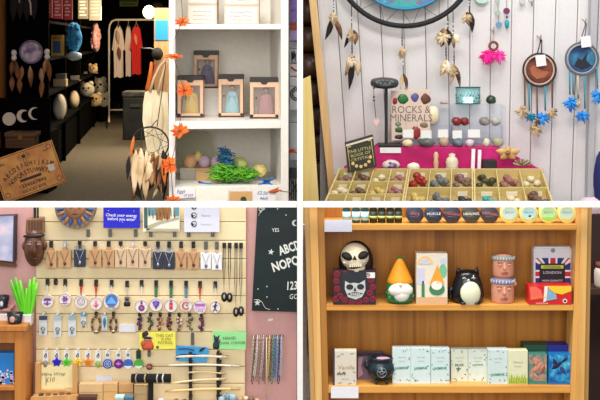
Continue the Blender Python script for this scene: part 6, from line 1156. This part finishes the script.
# --- lower shelf
def carton(name, x0, y0, x1, D, dep, mt, label, cat='box', group=None):
    b = zy(zC, D); t = T(name, label, cat, W((x0+x1)/2, b, D), group); build(MB().bx(x0, y0, x1, b, D, dep), 'carton', mt, t, .0008); return t, b
D = D4+.014; t, b = carton('wax_melt_box', 334.8, 351, 356.5, D, .03, m(214, 206, 190, .6), 'cream box with a leafy border and brown vanilla lettering')
build(MB().bx(332.8, 351, 334.8, b, D+.001, .028), 'side_flap', m(60, 50, 60, .6), t)
mb = MB(); [mb.pspin(x, y, x2, y2, 1.3, D-.0005, 0, .3) for x, y, x2, y2 in ((336.5, 357, 341, 354.8), (350, 354, 354.5, 353), (352.5, 371, 356, 373), (338, 383.5, 342, 382), (341, 353.6, 344, 354.2), (348, 384, 352, 383), (353, 380, 355.5, 381.5))]; build(mb, 'leaf_print', m(150, 150, 136), t)
build(MB().text('Vanilla', 346, 367.2, 4, D, 0, 0, 1.1, 0, .15).text('duft', 341, 373.3, 3.2, D, 1, 0, 1.2, .02, .2).text('wax melt', 345, 379, 1.3, D), 'lettering', [m(176, 140, 90), m(50, 44, 40)], t)
D = D4+.07; t, b = carton('gift_box', 357.5, 354, 384, D, .04, m(106, 86, 104, .5), 'dusky purple box standing behind the black cauldron')
build(MB().bx(357.5, 353, 384, 356, D-.0008, .001), 'dark_band', m(44, 32, 44, .5), t); build(MB().prism([(358, 358), (363, 357), (361, 366), (363, 374), (358, 378)], D-.0008, .001), 'pink_shape', m(176, 136, 150, .5), t); build(MB().bx(376, 356.5, 383, 362, D-.0012, .001), 'price_sticker', PAPER, t)
D = D4+.04; q = sc(D); b = zy(zC, D); c = W(381, b, D)
t = T('cauldron', 'black cauldron with a silver pentagram on three feet', 'cauldron', c); ck_ = m(22, 40, 48, .3)
build(MB().lathe(c, [(.001, 3.4*q), (7*q, 4*q), (12.4*q, 8.5*q), (14.2*q, 14*q), (12.6*q, 19.5*q), (10.6*q, 22*q), (12.4*q, 24.5*q), (12.6*q, 26*q), (11*q, 26*q), (10*q, 22*q), (.001, 21*q)], 0, 30, None, True, 1, .8), 'body', ck_, t)
for s in (-1, 1): build(MB().tube([c+Vector((s*12*q, 0, 22*q)), c+Vector((s*16*q, 0, 21*q)), c+Vector((s*16.6*q, 0, 17*q)), c+Vector((s*14*q, 0, 14*q))], 1.1*q, 0, 8), 'handle', ck_, t)
for a in (-2.2, -.9, 1.57): build(MB().tube([c+Vector((7*q*math.cos(a), 6*q*math.sin(a), 5*q)), c+Vector((9*q*math.cos(a), 7.5*q*math.sin(a), .2*q))], [1.8*q, 1*q], 0, 8), 'foot', ck_, t)
mb = MB(); fy = lambda x, z: c+Vector(((x)*q, -11.6*q+.05*(x*x*.012+ (z-13)**2*.012)*q*2, z*q)); pp = [(3.9*math.cos(math.pi/2+k*1.2566), 13.4+3.9*math.sin(math.pi/2+k*1.2566)) for k in range(5)]
for k in range(5): mb.tube([fy(*pp[k]), fy(*pp[(k+2) % 5])], .0011, 0, 5)
mb.tube([fy(4.6*math.cos(k*.2618), 13.4+4.6*math.sin(k*.2618)) for k in range(24)], .0012, 0, 5, True); build(mb, 'pentagram', m(150, 160, 166, .3, .6), t)
build(MB().ell(c+Vector((2*q, -2*q, 25*q)), (7*q, 5*q, .8*q), 0, None, 14, 8), 'wax', m(206, 160, 190, .5), t)
wx = m(206, 224, 222, .55); ltm = [m(60, 150, 120), m(84, 110, 90)]
for i, (x0, x1, y0, D, tint, lb) in enumerate(((392.5, 410.8, 348, D4+.03, (206, 224, 224), 'white leafy box with teal lettering, first beside the cauldron'), (411, 430.6, 348, D4+.028, (206, 226, 226), 'white leafy box with teal lettering, second from the cauldron'), (430.9, 449.6, 348.5, D4+.03, (204, 224, 224), 'white leafy box with teal lettering, third from the cauldron'), (451, 468, 349.5, D4+.05, (216, 224, 206), 'pale box with a dark olive sprig, fourth from the cauldron'), (468.3, 487.2, 349.5, D4+.05, (214, 226, 214), 'pale leafy box with faint lettering, fifth from the cauldron'), (488, 507.8, 349.5, D4+.024, (204, 222, 220), 'white leafy box with teal lettering, sixth from the cauldron'))):
    t, b = carton('wax_melt_box', x0, y0, x1, D, .03, m(*tint, .55), lb, 'box', 'white leafy boxes on the lower shelf'); xc = (x0+x1)/2; h = b-y0
    build(MB().text(('JASMINE', 'JASMINE', 'JASMINE', 'MUSK', 'COTTON', 'JASMINE')[i], xc, y0+h*(.56 if i in (0, 1, 2) else .48 if i in (3, 4) else .72), 2.3 if i != 4 else 1.6, D, 0, 2, 1.05, .03).text('wax melt', xc, y0+h*.25, 1.5, D, 1).text('scented', xc, y0+h*.36, 1.2, D, 1), 'lettering', [ltm[0] if i not in (3, 4) else m(110, 130, 100), m(170, 186, 186)], t)
    mb = MB(); r_ = random.Random(i)
    for k in range(12):
        side = k % 4; px, py = (r_.uniform(x0+1.5, x1-1.5), y0+h*.92) if side == 0 else (x0+1.4, r_.uniform(y0+2, b-3)) if side == 1 else (x1-1.6, r_.uniform(y0+3, b-3)) if side == 2 else (r_.uniform(x0+2, x1-2), y0+2); a = r_.uniform(0, 6.28)
        mb.pspin(px, py, max(x0+.3, min(x1-.3, px+2.4*math.cos(a))), max(y0+.6, min(b-.4, py+2.4*math.sin(a))), 1, D-.0004, k % 2, .25)
    if i == 3: [mb.pspin(xc-1, y0+20, xc-1+3*math.cos(a), y0+20-3*math.sin(a), 1.4, D-.0006, 0, .3) for a in (.4, 1.5, 2.6, 4.4)]
    build(mb, 'leaf_print', [m(84, 110, 76), m(130, 160, 150)], t)
D = D4+.02; t, b = carton('wax_melt_box', 508.2, 350.5, 527.8, D, .03, m(222, 222, 186, .55), 'pale box fading to yellow green meadow at its foot', 'box')
mb = MB(); r_ = random.Random(6); mb.bx(508.6, b-7, 527.4, b-.5, D-.0005, .0005, 0); [mb.pspin(509+k*.75, b-1, 509+k*.75+r_.uniform(-1, 1), b-r_.uniform(6, 13), .8, D-.0008, k % 3, .25) for k in range(25)]
build(mb, 'meadow_print', [m(176, 196, 70), m(120, 160, 60), m(214, 206, 110)], t); build(MB().text('Meadow', 518, 362, 2, D).text('breeze', 518, 366, 1.7, D), 'lettering', m(166, 176, 150), t)
D = D4+.06; t, b = carton('gift_box', 523.5, 345, 547.5, D, .05, m(24, 74, 54, .5), 'dark green box standing behind the dragon picture box', 'box')
D = D4+.024; t, b = carton('gift_box', 528.2, 354, 547.2, D, .03, m(60, 130, 120, .5), 'teal box with a pinkish dragon picture', 'box')
build(MB().bx(529, 355, 546.5, b-3, D-.0006, .0008), 'picture', blend([(40, 60, 50), (90, 130, 120), (190, 130, 110), (206, 190, 170)], (1, 1, 1), 46, .5), t)
mb = MB(); mb.pspin(533, 372, 543, 362, 5, D-.001, 0, .4).pspin(537, 366, 534, 357.5, 4, D-.0014, 0, .4).pspin(541, 374, 545, 365, 3.4, D-.0012, 1, .4).pspin(534, 374, 539, 379, 3, D-.0012, 0, .4); build(mb, 'dragon_print', [m(206, 136, 110), m(150, 80, 70)], t)
D = D4+.055; t, b = carton('gift_box', 547.8, 345.3, 570, D, .05, m(26, 34, 134, .5), 'deep blue box standing behind the sea picture box', 'box')
D = D4+.022; t, b = carton('gift_box', 548.6, 354, 571, D, .03, m(20, 110, 176, .4), 'bright blue box with a dark sea creature picture', 'box')
build(MB().bx(549.4, 355, 570.2, b-2.5, D-.0006, .0008), 'picture', blend([(10, 30, 90), (20, 90, 170), (50, 160, 206), (130, 210, 226)], (1, 1, 1), 40, .4), t)
mb = MB(); mb.pspin(552, 369, 563, 361, 5, D-.001, 0, .4).pspin(556, 365, 553, 358, 3, D-.0012, 0, .4).pspin(562, 362, 568, 357.5, 3, D-.0012, 0, .4).pspin(560, 366, 566, 375, 4, D-.0012, 1, .4); build(mb, 'creature_print', [m(16, 26, 60), m(40, 60, 120)], t)
# ================================================================ surface pieces belong to the part they sit on
OWN = {'lettering': 'board cover card sheet label_print front_print carton tin note_sheet lid', 'print': 'disc pouch cover', 'front_print': 'carton board pouch card', 'label_band': 'paper_label', 'stitched_face': 'felt', 'tab_print': 'tab',
       'inlay': 'pendant', 'hat_leaves': 'hat', 'band_pattern': 'headband', 'teeth': 'mouth', 'crown_carving': 'crown', 'price_sticker': 'carton board', 'veins': 'blade', 'piping': 'cover', 'lid_rim': 'lid', 'wax': 'body', 'pentagram': 'body',
       'skull_print': 'carton', 'rose_print': 'carton', 'leaf_print': 'carton', 'border': 'board', 'moons': 'board', 'seal': 'carton', 'window': 'carton', 'flower_border': 'cover', 'printed_gem': 'cover', 'star_print': 'sheet', 'yin_yang': 'board',
       'painting': 'panel canvas', 'flag_print': 'tin', 'hanging_hole': 'tin', 'meadow_print': 'carton', 'dragon_print': 'carton', 'creature_print': 'carton', 'picture': 'carton', 'label_print': 'lid', 'flap_edge': 'body', 'floral_patch': 'body',
       'white_mark': 'body', 'dot': 'card', 'clasp': 'lid', 'strap_edge': 'strap', 'dark_band': 'carton', 'pink_shape': 'carton', 'printed_figure': 'card', 'printed_cat': 'card', 'band': 'card', 'eyes': 'face', 'brow': 'face head', 'nose': 'face head skull body', 'eye': 'head body',
       'lips': 'head', 'eye_socket': 'skull', 'nose_hole': 'skull', 'mouth': 'face skull', 'cheekbones': 'skull', 'ears': 'face', 'face_features': 'face', 'belly_panel': 'body', 'face_marking': 'body', 'rim': 'disc', 'disc_rim': 'painted_disc', 'picture_shape': 'picture_disc', 'top_pattern': 'oval_top', 'figure_head': 'figure_robe'}
byp = {}
for o in bpy.data.objects:
    if o.parent: byp.setdefault(o.parent.name, []).append(o)
for pn, ch in list(byp.items()):
    root = bpy.data.objects[pn]
    if root.parent: continue
    names = {}
    for o in ch: names.setdefault(o.name.split('.')[0], o)
    moved = set()
    for o in ch:
        for k in OWN.get(o.name.split('.')[0], '').split():
            h = names.get(k)
            if h and h is not o and h.name not in moved and not any(c.parent == o for c in ch): o.parent = h; moved.add(o.name); break
